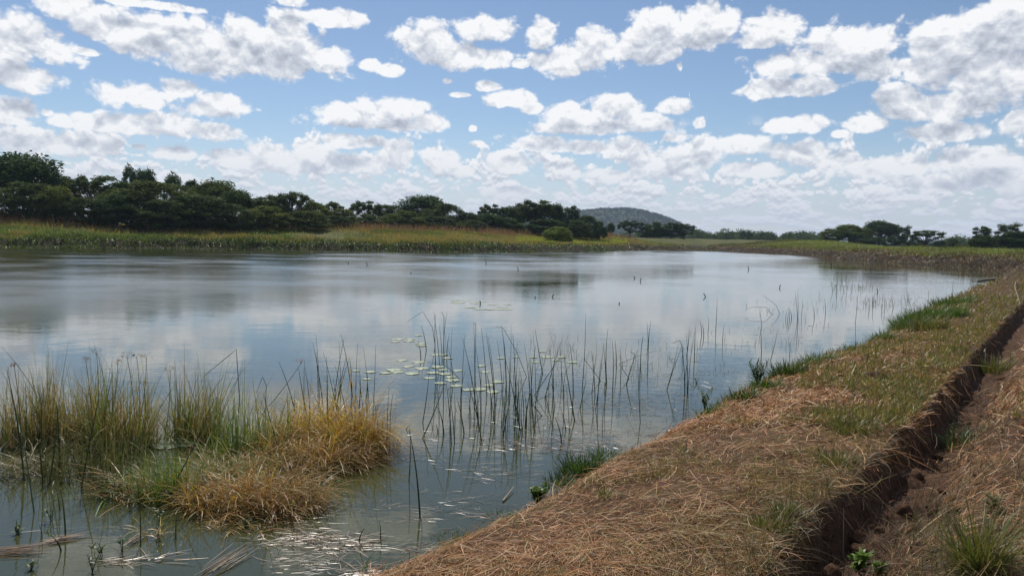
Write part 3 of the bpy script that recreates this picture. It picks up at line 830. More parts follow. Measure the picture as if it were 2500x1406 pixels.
L = rng.uniform(0.25, 0.7, n) * (1 + 0.9 * np.clip(g2, -0.4, 0.4)) * np.where(x > 36, 0.8 + 2.4 * np.clip(fbm(x * 0.12, y * 0.2, 97, 3), -0.2, 0.4), 1)
kp = ~((x > 30) & (y < 90) & (rng.uniform(0, 1, n) < 0.5)); x, y, L, cl, d = x[kp], y[kp], L[kp], cl[kp], d[kp]
b_ = far_blades(x, y, L, rng.uniform(0.04, 0.09, len(x)), cl, 0.25, 0.5)
link('meadow_grass', mesh_np('meadow_grass', b_[0], b_[1], M_blade, b_[2]), kind='stuff', label='yellow green grass of the meadow beyond the pond', cat='grass')
# tall russet grass with feathery tops
x, y, d = scatter_far(150000, -80, 1720, 10, 45)
pxn = np.degrees(np.arctan2(x, y)) / 33 * 1250 + 1250
g = fbm(x * 0.10, y * 0.10, 95, 3)
back = sstep(d, 12, 26)
dens_ = np.interp(pxn, [0, 200, 300, 420, 500, 640, 660, 700, 900, 960, 1140, 1180, 1640, 1690], [.5, .5, 1, .6, .2, .35, .9, .2, .5, .3, .3, 1, 1, 0.1])
kp = rng.uniform(0, 1, len(x)) < np.clip(dens_ * (0.5 + 2.6 * np.clip(g + 0.12, 0, 1)) * back, 0, 1)
x, y, d, pxn = x[kp], y[kp], d[kp], pxn[kp]; n = len(x)
cl = pal(n, (0.34, 0.16, 0.08), (0.42, 0.22, 0.12), (0.28, 0.16, 0.08), (0.38, 0.26, 0.13))
b_ = far_blades(x, y, rng.uniform(1.0, 1.9, n), rng.uniform(0.03, 0.07, n), cl, 0.16, 0.5, K=4)
link('russet_grass', mesh_np('russet_grass', b_[0], b_[1], M_straw, b_[2]), kind='stuff', label='tall russet seeding grass at the back of the meadow', cat='grass')
# cut straw and clods along the right far bank and the far corner
x, y, d = scatter_far(90000, 1560, 2640, 0.0, 7.0)
n = len(x)
cl = pal(n, (0.24, 0.14, 0.08), (0.13, 0.075, 0.05), (0.38, 0.26, 0.16), (0.05, 0.035, 0.025), (0.13, 0.12, 0.04)) * (1 + 1.3 * fbm(x * 0.4, y * 0.4, 99, 3))[:, None]
b_ = blades(n, np.stack([x, y, height(x, y) + rng.uniform(0.0, 0.14, n)], 1), rng.uniform(0.2, 0.75, n), rng.uniform(0.7, 1.6, n), rng.normal(0.3, 0.4, n), rng.uniform(0.03, 0.09, n), cl, K=3)
kp = None
link('bank_straw', mesh_np('bank_straw', b_[0], b_[1], M_straw, b_[2]), kind='stuff', label='matted dry straw and clods on the right far bank', cat='straw')
# reeds in the water's edge of the far bank
x, y, d = scatter_far(16000, 900, 1560, -1.3, 0.2)
g = fbm(x * 0.15, y * 0.15, 96, 3); kp = (g > -0.05) & (rng.uniform(0, 1, len(x)) < 0.45); x, y = x[kp], y[kp]; n = len(x)
b_ = blades(n, np.stack([x, y, np.zeros(n) - 0.03], 1), rng.uniform(0.25, 0.75, n), np.abs(rng.normal(0, 0.12, n)), rng.normal(0.1, 0.1, n), rng.uniform(0.02, 0.04, n), pal(n, (0.07, 0.13, 0.02), (0.05, 0.09, 0.02)), K=3)
link('shore_reeds', mesh_np('shore_reeds', b_[0], b_[1], M_blade, b_[2]), kind='stuff', label='fine green reeds standing in the water under the far bank', cat='reeds')

# ================================================================== the near bank
def near_points(n, r0, r1, a0=-16, a1=40):
    a = np.radians(rng.uniform(a0, a1, n)); r_ = 1 / rng.uniform(1 / r1, 1 / r0, n)
    return r_ * np.sin(a), r_ * np.cos(a), r_
# dry mown straw lying on the bank
def lay_straw(n, r0, r1, zlift, Lr, wr, keepf=None, pitch=0.12):
    x, y, r_ = near_points(n, r0, r1)
    d = shore(x, y) + 0.25 * fbm(x * 3, y * 3, 41, 2); s = ditch_side(x, y)
    prob = sstep(d, -0.02, 0.3)
    prob *= 1 - 0.94 * sstep(s, -0.04, 0.06) * (1 - sstep(s, 0.30, 0.6))
    thin = fbm(x * 0.9, y * 0.9, 42, 4)
    prob *= np.clip(0.78 + 3.0 * thin, 0.25, 1.0)
    ok = rng.uniform(0, 1, n) < prob
    x, y, r_, s, d = x[ok], y[ok], r_[ok], s[ok], d[ok]; n = len(x)
    tone = fbm(x * 0.55, y * 0.55, 43, 4)
    red = pal(n, (0.49, 0.22, 0.09), (0.37, 0.15, 0.056), (0.60, 0.33, 0.15), (0.19, 0.075, 0.03), (0.70, 0.48, 0.27), jit=0.25)
    oliv = pal(n, (0.32, 0.20, 0.065), (0.20, 0.16, 0.04), (0.42, 0.29, 0.12), (0.16, 0.085, 0.035), jit=0.25)
    edge = np.clip(0.5 - np.abs(s + 0.35) / 0.9, 0, 1) * 1.1 + sstep(s, 0.9, 1.4) * 0.35 + sstep(r_, 9, 22) * 0.5
    useo = rng.uniform(0, 1, n) < np.clip(0.08 + 1.6 * tone + edge * 0.8, 0.02, 0.85)
    cl = np.where(useo[:, None], oliv, red)
    L = rng.uniform(*Lr, n) * rng.uniform(0.4, 1.0, n); wd = rng.uniform(*wr, n) * (0.75 + r_ / 14)
    K = 4
    # strands comb together into drifts
    flow = fbm(x * 0.8, y * 0.8, 44, 3) * 9.0 + 0.6
    aa = flow + rng.normal(0, 0.85, n)
    bend = rng.normal(0, 0.9, n)
    t_ = np.linspace(-0.5, 0.5, K)[None]
    ang = aa[:, None] + bend[:, None] * t_
    st = L[:, None] / (K - 1)
    px_ = x[:, None] + np.cumsum(np.cos(ang) * st, 1); py_ = y[:, None] + np.cumsum(np.sin(ang) * st, 1)
    hc = height(x, y); hx_ = (height(x + 0.06, y) - hc) / 0.06; hy_ = (height(x, y + 0.06) - hc) / 0.06
    hx_ = np.clip(hx_, -1.2, 1.2); hy_ = np.clip(hy_, -1.2, 1.2)
    pil = np.clip(fbm(x * 2.2, y * 2.2, 45, 3) + 0.15, 0, 1)
    z = hc[:, None] + hx_[:, None] * (px_ - x[:, None]) + hy_[:, None] * (py_ - y[:, None])
    z = z + (rng.uniform(0.2, 1, n) * zlift * (0.5 + 2.2 * pil))[:, None] + rng.normal(0, pitch, n)[:, None] * t_ * L[:, None] * 2 + 0.05 * L[:, None] * (0.25 - t_ ** 2) * 4 * rng.uniform(0, 1, (n, 1))
    P = np.stack([px_, py_, z], -1)
    sa = aa + math.pi / 2
    side = np.stack([np.cos(sa), np.sin(sa), rng.normal(0, 0.5, n)], -1); side /= np.linalg.norm(side, axis=1)[:, None]
    W = wd[:, None] * np.array([[0.5, 1, 1, 0.35]])
    return ribbons(P, W, side, cl)
parts = [lay_straw(210000, 2.2, 60, 0.03, (0.05, 0.17), (0.0014, 0.0034)),
         lay_straw(16000, 2.2, 40, 0.05, (0.16, 0.42), (0.002, 0.005), pitch=0.16),
         lay_straw(90000, 8, 75, 0.05, (0.07, 0.22), (0.0035, 0.008), pitch=0.2)]
v, f, c_ = merge(parts)
link('mown_straw', mesh_np('mown_straw', v, f, M_straw, c_), kind='stuff', label='reddish brown mown straw matted over the near bank', cat='straw')

# short green regrowth pushing through the straw
def sprouts(n, r0, r1, Lr, wr, thr, seed, colsg, extra=0.0):
    x, y, r_ = near_points(n, r0, r1)
    d = shore(x, y); s = ditch_side(x, y)
    g = fbm(x * 0.9, y * 0.9, seed, 4) + 0.4 * fbm(x * 3.5, y * 3.5, seed + 1, 3)
    g = g + 0.20 * np.clip(1 - np.abs(s + 0.32) / 0.55, 0, 1) + 0.12 * sstep(r_, 9, 25) + 0.06 * sstep(s, 1.2, 2) + extra
    ok = (d > 0.12) & (g > thr) & ((s < -0.03) | (s > 0.75)) & (rng.uniform(0, 1, n) < np.clip((g - thr) * 6, 0.05, 1))
    x, y, r_ = x[ok], y[ok], r_[ok]; n = len(x)
    sc = 0.8 + r_ / 25
    return blades(n, np.stack([x, y, height(x, y) + 0.005], 1), rng.uniform(*Lr, n) * sc, np.abs(rng.normal(0.35, 0.3, n)), rng.normal(0.6, 0.5, n), rng.uniform(*wr, n) * (0.7 + r_ / 12), pal(n, *colsg, jit=0.2), K=4)
GR = [(0.19, 0.20, 0.04), (0.25, 0.23, 0.055), (0.13, 0.15, 0.03), (0.32, 0.25, 0.09), (0.30, 0.20, 0.09)]
parts = [sprouts(110000, 2.2, 30, (0.03, 0.10), (0.002, 0.004), 0.05, 51, GR),
         sprouts(110000, 8, 80, (0.05, 0.13), (0.005, 0.010), 0.02, 53, GR)]
v, f, c_ = merge(parts)
link('green_regrowth', mesh_np('green_regrowth', v, f, M_blade, c_), kind='stuff', label='short green blades sprouting through the straw of the bank', cat='grass')

# ------------------------------------------------------------------ lush fringe at the waterline
def at_ground(px, py):
    p = at_z(px, py, 0.4)
    for _ in range(6):
        p = at_z(px, py, hz(p[0], p[1]) if shore(p[:1], p[1:2])[0] > 0 else 0.0)
    return p
def tuft_mesh(name, n, rad, Lr, wr, cols, lean=0.3, curl=0.7, K=5, mat=None, flat=None, floor=None, origin=(0, 0)):
    a = rng.uniform(0, 2 * math.pi, n); rr = rad * np.sqrt(rng.uniform(0, 1, n))
    bx = rr * np.cos(a); by = rr * np.sin(a)
    bz = np.zeros(n) if floor is None else height(bx + origin[0], by + origin[1]) - floor
    az_ = np.arctan2(by, bx) + rng.normal(0, 0.9, n)
    b = blades(n, np.stack([bx, by, bz - 0.01], 1), rng.uniform(*Lr, n), np.abs(rng.normal(lean, 0.2, n)) * (0.4 + rr / rad), rng.normal(curl, 0.35, n) * (1.6 if cols is LUSH else 1), rng.uniform(*wr, n), pal(n, *cols, jit=0.2), K=K, azim=az_)
    return mesh_np(name, b[0], b[1], mat or M_blade, b[2])
LUSH = [(0.07, 0.14, 0.02), (0.10, 0.18, 0.025), (0.05, 0.10, 0.018), (0.14, 0.20, 0.04)]
DKG = [(0.035, 0.075, 0.018), (0.055, 0.10, 0.022), (0.09, 0.14, 0.03)]
YG = [(0.14, 0.16, 0.03), (0.20, 0.20, 0.05), (0.09, 0.12, 0.025), (0.22, 0.17, 0.08)]
FR = [  # photograph column and row of the foot, width px, height px, blades, palette, label
 (2265, 782, 130, 32, 1900, LUSH, 'big lush green grass mound spilling off the bank where it narrows'),
 (2325, 744, 80, 20, 700, LUSH, 'green grass hump on the bank edge just below the wooden plank'),
 (2225, 800, 70, 26, 600, LUSH, 'low bright green lobe of grass at the left foot of the lush mound'),
 (2150, 828, 46, 22, 350, LUSH, 'small bright green grass pad at the waterline left of the lush mound'),
 (2272, 805, 62, 34, 420, YG, 'upright yellow green tuft on the bank in front of the lush mound'),
 (2050, 862, 60, 22, 260, DKG, 'thin fringe of dark grass at the waterline between the bright pad and the long fringe'),
 (1985, 888, 80, 30, 420, LUSH, 'long green fringe leaning over the water at the middle of the bank'),
 (1925, 915, 70, 34, 420, DKG, 'dark green fringe at the left end of the long green fringe'),
 (1868, 948, 60, 32, 330, LUSH, 'pale green grass pad beside the dark sedge'),
 (1815, 978, 60, 34, 260, DKG, 'ragged green weeds hanging at the bank edge left of the dark sedge'),
 (1735, 1015, 60, 34, 240, LUSH, 'leafy green edge weeds where the bank bulges into the water'),
 (1420, 1150, 90, 48, 520, DKG, 'dark arching grass at the water line right of the little shrub'),
 (1480, 1115, 60, 36, 260, LUSH, 'green arching grass at the right end of the dark arching grass'),
 (1362, 1178, 50, 34, 200, DKG, 'small dark grass spray between the little shrub and the arching grass'),
 (1095, 1318, 80, 30, 240, YG, 'yellowish grass leaning out at the near end of the bank'),
 (1215, 1262, 60, 30, 200, LUSH, 'thin green grass on the bank edge left of the little shrub'),
 (2085, 1052, 100, 28, 420, YG, 'spreading green tuft on the bank beside the ditch'),
 (1880, 1290, 80, 36, 320, YG, 'green tuft at the ditch lip low in the picture'),
 (1915, 1262, 50, 40, 200, YG, 'smaller green tuft just above the one at the ditch lip'),
 (2040, 1130, 80, 28, 260, YG, 'yellow green tuft close to the ditch lip halfway up the bank'),
 (2390, 1400, 70, 130, 420, YG, 'tall fountain shaped green grass tuft at the lower right, beyond the ditch'),
 (1478, 1215, 22, 42, 30, YG, 'slim upright green sprout alone in the straw right of the little shrub'),
 (1672, 1110, 18, 50, 16, YG, 'single tall green blade pair in the straw of the middle bank'),
 (2130, 880, 24, 44, 40, YG, 'slender green sprout on the bank above the clod'),
 (1770, 1225, 16, 30, 18, YG, 'tiny green sprout in the straw left of the ditch'),
 (2430, 905, 60, 34, 200, YG, 'green tuft on the far side of the ditch high on the right'),
 (2350, 1080, 70, 40, 220, DKG, 'dull green tuft among the dead grass beyond the ditch'),
 (865, 1385, 50, 60, 26, LUSH, 'few broad pale green blades at the bottom where bank meets water'),
]
for (px, py, wp, hp, n, cols, lab) in FR:
    p = at_ground(px, py); dist = math.hypot(p[0], p[1])
    rad = wp * dist / FPX * 0.55; hgt_ = hp * dist / FPX * 1.15
    fz = hz(p[0], p[1])
    me = tuft_mesh('grass_tuft', n, rad, (hgt_ * 0.5, hgt_ * 1.25), (0.003 + dist * 0.00028, 0.006 + dist * 0.0005), cols, floor=fz, origin=(p[0], p[1]))
    link('grass_tuft', me, loc=(p[0], p[1], fz), label=lab, cat='grass tuft', group='grass tufts of the near bank')

# dark sedge with drooping heads, and other single plants
def plant(px, py, z0, specs, name, label, cat, cols, mat=None, group=None):
    """specs: list of polylines in photograph pixels relative to the foot, standing in the plane of the foot"""
def leafy(name, px, py, hp, nst, label, cat, col, spread=0.5, leafn=9, leafL=0.07, wide=0.018, ground=True, group=None):
    p = at_ground(px, py) if ground else at_z(px, py, 0.0)
    dist = math.hypot(p[0], p[1]); H = hp * dist / FPX * (1.0 if ground else 0.75)
    stems, leaves = [], []
    for i in range(nst):
        a = rng.uniform(0, 6.28); ln = rng.uniform(0.1, 0.5) * spread; h = H * rng.uniform(0.7, 1.05)
        t_ = np.linspace(0, 1, 6)
        P = np.stack([ln * h * t_ ** 1.4 * math.cos(a) + rng.normal(0, .003), ln * h * t_ ** 1.4 * math.sin(a) + rng.normal(0, .003), h * t_ - 0.02], 1)
        stems.append(tube(P, np.linspace(0.004, 0.0018, 6), 4))
        m = leafn; tt = rng.uniform(0.25, 1, m)
        B = np.stack([np.interp(tt, t_, P[:, k]) for k in range(3)], 1)
        leaves.append(blades(m, B, rng.uniform(0.6, 1.2, m) * leafL, rng.uniform(0.4, 1.2, m), rng.uniform(0.2, 1.1, m), np.full(m, wide), pal(m, *col), K=5, taper=True))
    root = bpy.data.objects.new(name, None); COL.objects.link(root); root.location = (p[0], p[1], p[2])
    root['label'] = label; root['category'] = cat
    if group: root['group'] = group
    v, f, _ = merge(stems); link('stem', mesh_np('stem', v, f, M_stem, np.tile(np.array(col[0]) * 0.6, (len(v), 1)), smooth=True), root)
    v, f, c_ = merge(leaves); link('leaves', mesh_np('leaves', v, f, M_blade, c_), root)
leafy('shrub', 1312, 1226, 46, 30, 'little leafy green shrub growing at the corner of bank and water', 'shrub', LUSH, 1.5, 14, 0.05, 0.018)
leafy('sedge', 1850, 945, 62, 22, 'dark green sedge with star shaped drooping heads leaning over the water', 'sedge', DKG, 0.9, 7, 0.16, 0.012)
leafy('weed', 1720, 1002, 55, 9, 'straggling leafy weed reaching over the water from the bank bulge', 'weed', LUSH, 1.0, 10, 0.06, 0.02)
leafy('weed', 2095, 1398, 60, 8, 'bright green ferny weed in the bottom of the ditch', 'weed', [(0.16, 0.26, 0.03), (0.12, 0.2, 0.03)], 0.8, 14, 0.06, 0.02)
leafy('weed', 2145, 1402, 36, 6, 'small ferny weed right of the bright one in the ditch', 'weed', [(0.13, 0.2, 0.03), (0.10, 0.16, 0.03)], 0.8, 12, 0.05, 0.018)
leafy('weed', 2420, 1250, 42, 5, 'broad bladed green weed standing over the fountain shaped tuft', 'weed', YG, 0.6, 8, 0.09, 0.018)
for (px, py, h, lab) in [(385, 1300, 90, 'leafy water plant just left of the bottom middle of the reed bed'), (600, 1285, 40, 'tiny drowned water plant under the flattened straw'),
    (225, 1395, 70, 'leafy water plant near the bottom left corner'), (125, 1270, 60, 'leafy water plant with paired leaves at the left'), (250, 1355, 46, 'small leafy water plant above the bottom left one'),
    (45, 1300, 40, 'small pale leaved water plant nearest the left edge'), (300, 1345, 50, 'bent leafy water plant on a long red stem'), (75, 1390, 30, 'floating leafy sprig at the bottom left edge'),
    (1700, 935, 26, 'small leafy water plant off the middle of the bank'), (1475, 950, 34, 'leafy water plant among the rushes')]:
    leafy('water_plant', px, py, h, 3, lab, 'water plant', [(0.06, 0.10, 0.03), (0.10, 0.14, 0.05)], 0.9, 5, 0.055, 0.013, ground=False, group='small leafy water plants')

# seed head of foxtail grass
p = at_ground(2262, 1268); H = 0.27
root = bpy.data.objects.new('foxtail_grass', None); COL.objects.link(root); root.location = p
root['label'] = 'single foxtail grass with a fuzzy pale spike standing beyond the ditch'; root['category'] = 'grass'
pth = np.stack([0.05 * np.linspace(0, 1, 8) ** 2, 0 * np.linspace(0, 1, 8), np.linspace(0, H, 8)], 1)
v, f = tube(pth, np.full(8, 0.0016), 4); link('stem', mesh_np('stem', v, f, M_stem, np.tile((0.2, 0.2, 0.07), (len(v), 1))), root)
n = 1300; tt = rng.uniform(0.42, 1, n); B = np.stack([np.interp(tt, np.linspace(0, 1, 8), pth[:, k]) for k in range(3)], 1)
b_ = blades(n, B, rng.uniform(0.008, 0.016, n), rng.uniform(0.5, 1.4, n), np.zeros(n), np.full(n, 0.0011), pal(n, (0.34, 0.29, 0.16), (0.24, 0.22, 0.10)), K=3)
link('seed_head', mesh_np('seed_head', b_[0], b_[1], M_straw, b_[2]), root)

# clods and straw hummock on the bank, pale dry twigs
M_clod, t = new_mat('clod_earth')
pos = t.n('ShaderNodeTexCoord').outputs['Object']; nn = t.noise(pos, 14.0, 6.0, 0.7)
finish(t, principled(t, t.ramp(nn, [(0.3, (0.035, 0.020, 0.013)), (0.7, (0.13, 0.075, 0.048))]), 0.95, 0.1))
def clod(px, py, s, label, squash=0.5, group=None):
    p = at_ground(px, py)
    u = np.linspace(0, math.pi, 15); w_ = np.linspace(0, 2 * math.pi, 23)[:-1]
    U, W_ = np.meshgrid(u, w_, indexing='ij')
    D3 = np.stack([np.sin(U) * np.cos(W_), np.sin(U) * np.sin(W_), np.cos(U)], -1)
    k = rng.uniform(0, 50)
    rr = 1 + 0.75 * fbm(D3[..., 0] * 1.6 + k, D3[..., 1] * 1.6 + D3[..., 2] * 1.3, 63, 4)
    P = (D3 * rr[..., None] * np.array([s, s * 0.8, s * squash])).reshape(-1, 3)
    n2 = len(w_)
    fs = [(i * n2 + j, (i + 1) * n2 + j, (i + 1) * n2 + (j + 1) % n2, i * n2 + (j + 1) % n2) for i in range(14) for j in range(n2)]
    link('earth_clod', mesh_np('earth_clod', P, np.array(fs), M_clod, smooth=False), loc=p, rz=rng.uniform(0, 6), label=label, cat='clod', group=group)
clod(2135, 925, 0.16, 'dark brown clod with dead grass on top, lying in the middle of the bank', 0.6)
CL = 'crumbled dark earth clod lying in the ditch'
for i in range(90):
    q = rng.uniform(0, 1) ** 1.6; k = np.interp(q, [0, 1], [2.1, len(DITCH) - 3.5]); i0 = int(k); a = DITCH[i0] + (DITCH[i0 + 1] - DITCH[i0]) * (k - i0)
    dr = DITCH[i0 + 1] - DITCH[i0]; dr = dr / np.linalg.norm(dr); off = rng.uniform(0.12, 0.75)
    P_ = a + np.array([dr[1], -dr[0]]) * off
    p = np.array([P_[0], P_[1], hz(*P_)]); s = rng.uniform(0.02, 0.075)
    _ag = at_ground; at_ground = lambda *_: p
    clod(0, 0, s, CL, rng.uniform(0.5, 0.9), 'earth clods in the ditch'); at_ground = _ag
# dead grass hanging over the ditch and scruffy wisps beyond it
x, y, r_ = near_points(100000, 2.4, 34)
s = ditch_side(x, y); g = fbm(x * 1.6, y * 1.6, 66, 3)
ok = (((s > 0.36) & (s < 2.6) & (g > -0.06) & (rng.uniform(0, 1, len(s)) < 0.55)) | ((s > -0.12) & (s < 0.0) & (rng.uniform(0, 1, len(s)) < 0.8)))
x, y, r_, s = x[ok], y[ok], r_[ok], s[ok]; n = len(x)
b_ = blades(n, np.stack([x, y, height(x, y)], 1), rng.uniform(0.08, 0.30, n), np.abs(rng.normal(0.6, 0.4, n)), rng.normal(1.0, 0.7, n), rng.uniform(0.0018, 0.004, n) * (0.8 + r_ / 12), pal(n, (0.20, 0.14, 0.07), (0.12, 0.085, 0.04), (0.30, 0.24, 0.14), (0.10, 0.10, 0.03), jit=.25), K=5)
link('dead_grass', mesh_np('dead_grass', b_[0], b_[1], M_straw, b_[2]), kind='stuff', label='scruffy dead grass along both lips of the ditch', cat='grass')
# roots and fine dead stems on the cut face of the ditch
x, y, r_ = near_points(110000, 2.4, 34)
s = ditch_side(x, y); ok = (s > -0.02) & (s < 0.75) & (rng.uniform(0, 1, len(s)) < 0.9)
x, y, r_ = x[ok], y[ok], r_[ok]; n = len(x)
b_ = blades(n, np.stack([x, y, height(x, y)], 1), rng.uniform(0.03, 0.17, n), rng.uniform(0.5, 2.0, n), rng.normal(0.3, 0.8, n), rng.uniform(0.0015, 0.004, n) * (0.8 + r_ / 12), pal(n, (0.07, 0.042, 0.028), (0.12, 0.075, 0.048), (0.20, 0.14, 0.09), (0.04, 0.026, 0.018), jit=.25), K=4)
link('ditch_litter', mesh_np('ditch_litter', b_[0], b_[1], M_straw, b_[2]), kind='stuff', label='dark roots and broken stems on the cut earth of the ditch', cat='litter')
# long pale dead stalks
def stalk(pts, rad, col, name, label, cat, group=None):
    P = np.array(pts, float); k = len(P); t_ = np.linspace(0, k - 1, 4 * k)
    P2 = np.stack([np.interp(t_, np.arange(k), P[:, j]) for j in range(3)], 1)
    o = P2[0].copy(); v, f = tube(P2 - o, np.linspace(rad, rad * 0.45, len(P2)), 5)
    link(name, mesh_np(name, v, f, M_stem, np.tile(col, (len(v), 1)), smooth=True), loc=o, label=label, cat=cat, group=group)
def gp(px, py, dz=0.0):
    p = at_ground(px, py); return (p[0], p[1], p[2] + dz)
PALE = (0.50, 0.38, 0.25)
stalk([gp(2138, 935, 0.02), tuple(at_y(2142, 885, gp(2138, 935)[1])), tuple(at_y(2136, 868, gp(2138, 935)[1]))], 0.007, PALE, 'dry_stalk', 'pale dry stalk standing on the dark clod', 'stalk')
stalk([gp(2070, 938, 0.04), gp(2090, 905, 0.10), gp(2078, 928, 0.05)], 0.006, PALE, 'dry_stalk', 'bent pale twig lying left of the dark clod', 'stalk')
stalk([gp(2058, 1355, 0.0), tuple(at_y(2060, 1240, gp(2058, 1335)[1]))], 0.0028, (0.35, 0.26, 0.18), 'dry_stalk', 'thin upright dry stalk rising from the ditch wall', 'stalk')
stalk([gp(1768, 1400), tuple(at_y(1765, 1315, gp(1768, 1400)[1]))], 0.0035, PALE, 'dry_stalk', 'short pale upright stubble stalk near the bottom of the picture', 'stalk')
stalk([gp(2003, 1150), tuple(at_y(2000, 1118, gp(2003, 1150)[1]))], 0.004, PALE, 'dry_stalk', 'pale broken stalk end left of the ditch', 'stalk')
stalk([gp(1595, 1150), tuple(at_y(1560, 1075, gp(1595, 1150)[1])), tuple(at_y(1525, 1008, gp(1595, 1150)[1]))], 0.0022, (0.36, 0.34, 0.18), 'grass_stalk', 'long thin grass stalk leaning left from the bank across the water', 'stalk')
stalk([gp(2480, 690, .05), gp(2476, 720, 0.3), gp(2490, 745, 0.05)], 0.012, (0.5, 0.42, 0.30), 'dry_stalk', 'curled pale stalk at the far end of the bank near the plank', 'stalk')
# weathered planks jutting from the far end of the bank
M_wood, t = new_mat('weathered_wood')
pos = t.n('ShaderNodeTexCoord').outputs['Object']; nn = t.noise(t.v('MULTIPLY', pos, (2, 30, 30)), 3.0, 5.0, 0.6)
finish(t, principled(t, t.ramp(nn, [(0.3, (0.022, 0.018, 0.014)), (0.7, (0.10, 0.082, 0.062))]), 0.85, 0.2))
def plank(a, b, w_, th, label, tip=0.15):
    a = np.array(a); b = np.array(b); d = b - a; L = np.linalg.norm(d); d /= L
    s_ = np.cross(d, (0, 0, 1)); s_ /= np.linalg.norm(s_); u = np.cross(s_, d)
    ts = np.linspace(0, 1, 9); vs = []
    for t_ in ts:
        ww = w_ * (tip + (1 - tip) * min(1, t_ * 2.2)) * 0.5
        c0 = a + d * L * t_ + u * 0.04 * math.sin(t_ * 5)
        for (sx_, uz) in ((-1, -1), (1, -1), (1, 1), (-1, 1)):
            vs.append(c0 + s_ * ww * sx_ + u * th * 0.5 * uz - a)
    fs = [(i * 4 + j, i * 4 + (j + 1) % 4, (i + 1) * 4 + (j + 1) % 4, (i + 1) * 4 + j) for i in range(8) for j in range(4)] + [(0, 1, 2, 3), (32, 35, 34, 33)]
    link('plank', mesh_np('plank', np.array(vs), np.array(fs), M_wood), loc=a, label=label, cat='plank', group='weathered wood at the corner of the pond')
A0 = at_z(2386, 688, 0.10); B0 = at_z(2448, 678, 0.40)
plank(A0, B0, 1.5, 0.10, 'dark pointed plank jutting over the water at the far end of the near bank')
A1 = at_z(2376, 704, 0.05); B1 = at_z(2410, 700, 0.12)
plank(A1, B1, 0.5, 0.05, 'thin pale stick lying in the water below the pointed plank', 0.4)
A2 = at_z(1700, 606, 0.35); B2 = at_z(1745, 606, 0.45)
plank(A2, B2, 1.2, 0.35, 'dark log lying on the shore at the far corner of the pond', 0.7)

# ================================================================== plants and straw in the water
STRAW = [(0.42, 0.31, 0.13), (0.52, 0.41, 0.21), (0.24, 0.22, 0.07), (0.14, 0.15, 0.045), (0.20, 0.24, 0.06), (0.34, 0.20, 0.09)]
GREEN = [(0.14, 0.23, 0.035), (0.09, 0.16, 0.03), (0.21, 0.28, 0.05), (0.27, 0.28, 0.06)]
ORANGE = [(0.70, 0.46, 0.07), (0.52, 0.27, 0.06), (0.76, 0.55, 0.09), (0.36, 0.18, 0.06), (0.34, 0.30, 0.06)]
RUST = [(0.44, 0.24, 0.08), (0.34, 0.17, 0.06), (0.50, 0.33, 0.13), (0.24, 0.13, 0.05), (0.26, 0.23, 0.06)]
def clump(px, py, wp, hp, n, cols, style, label, depth=0.5, wid=(0.004, 0.010)):
    p = at_z(px, py, 0.0); dist = math.hypot(p[0], p[1]); ra = wp * dist / FPX * 0.5; H = hp * dist / FPX
    a = rng.uniform(0, 2 * math.pi, n); rr = np.sqrt(rng.uniform(0, 1, n))
    bx = ra * rr * np.cos(a); by = ra * depth * 1.6 * rr * np.sin(a)
    g = 0.80 + 1.5 * fbm(bx * 7 + px, by * 7, 131, 3)
    if style == 'upright': lean, curl, Lk, out = np.abs(rng.normal(0.14, 0.20, n)), rng.normal(0.3, 0.6, n) + (rng.uniform(0, 1, n) < 0.16) * 1.8, 1.1, 0.3
    elif style == 'arch': lean, curl, Lk, out = np.abs(rng.normal(0.45, 0.4, n)), rng.normal(1.5, 0.7, n), 1.6, 0.5
    else: lean, curl, Lk, out = rng.normal(1.05, 0.25, n), rng.normal(0.7, 0.35, n), 1.7, 0.8
    L = H * Lk * rng.uniform(0.35, 1.15, n) * g
    az_ = np.where(rng.uniform(0, 1, n) < out, np.arctan2(by * 2, bx) + rng.normal(0, 0.6, n), rng.uniform(0, 6.28, n))
    if style != 'upright': az_ = np.where(rng.uniform(0, 1, n) < 0.6, rng.choice([0.1, -0.5, 2.9], n) + rng.normal(0, 0.5, n), az_)
    bz = np.zeros(n) - 0.03 if style == 'upright' else rng.uniform(-0.02, 0.5, n) * H * (1 - rr)
    b = blades(n, np.stack([bx, by, bz], 1), L, lean, curl, rng.uniform(*wid, n), pal(n, *cols, jit=0.25), K=6, azim=az_)
    v = b[0]; v[:, 2] = np.maximum(v[:, 2], -0.06)
    link('reed_clump', mesh_np('reed_clump', v, b[1], M_blade, b[2]), loc=p, label=label, cat='reed clump', group='clumps of the reed bed in the lower left')
clump(60, 1080, 130, 165, 620, STRAW, 'upright', 'straw coloured reeds at the left edge, standing tall at the back')
clump(175, 1065, 130, 170, 760, STRAW, 'upright', 'thick olive and straw reeds behind the tall seed heads, left of centre of the bed')
clump(300, 1085, 150, 178, 820, STRAW + GREEN[:1], 'upright', 'dense tan reeds right of the thick olive ones, with seed heads rising out of them')
clump(230, 1150, 220, 120, 420, [(0.12, 0.13, 0.04), (0.20, 0.18, 0.08), (0.08, 0.09, 0.03)], 'upright', 'darker shorter reeds in front of the dense tan ones')
clump(40, 1150, 150, 90, 200, [(0.14, 0.13, 0.05), (0.24, 0.20, 0.10)], 'flat', 'collapsed dull reeds at the left edge')
clump(480, 1072, 130, 160, 640, STRAW + GREEN[:2], 'upright', 'separate rounded reed clump with a green top, behind open water')
clump(565, 1120, 110, 180, 260, GREEN, 'upright', 'fresh green reed blades right of the separate rounded clump', wid=(0.005, 0.010))
clump(640, 1110, 130, 165, 330, GREEN + STRAW[:1], 'upright', 'green reed blades turning yellow left of the golden mound', wid=(0.005, 0.010))
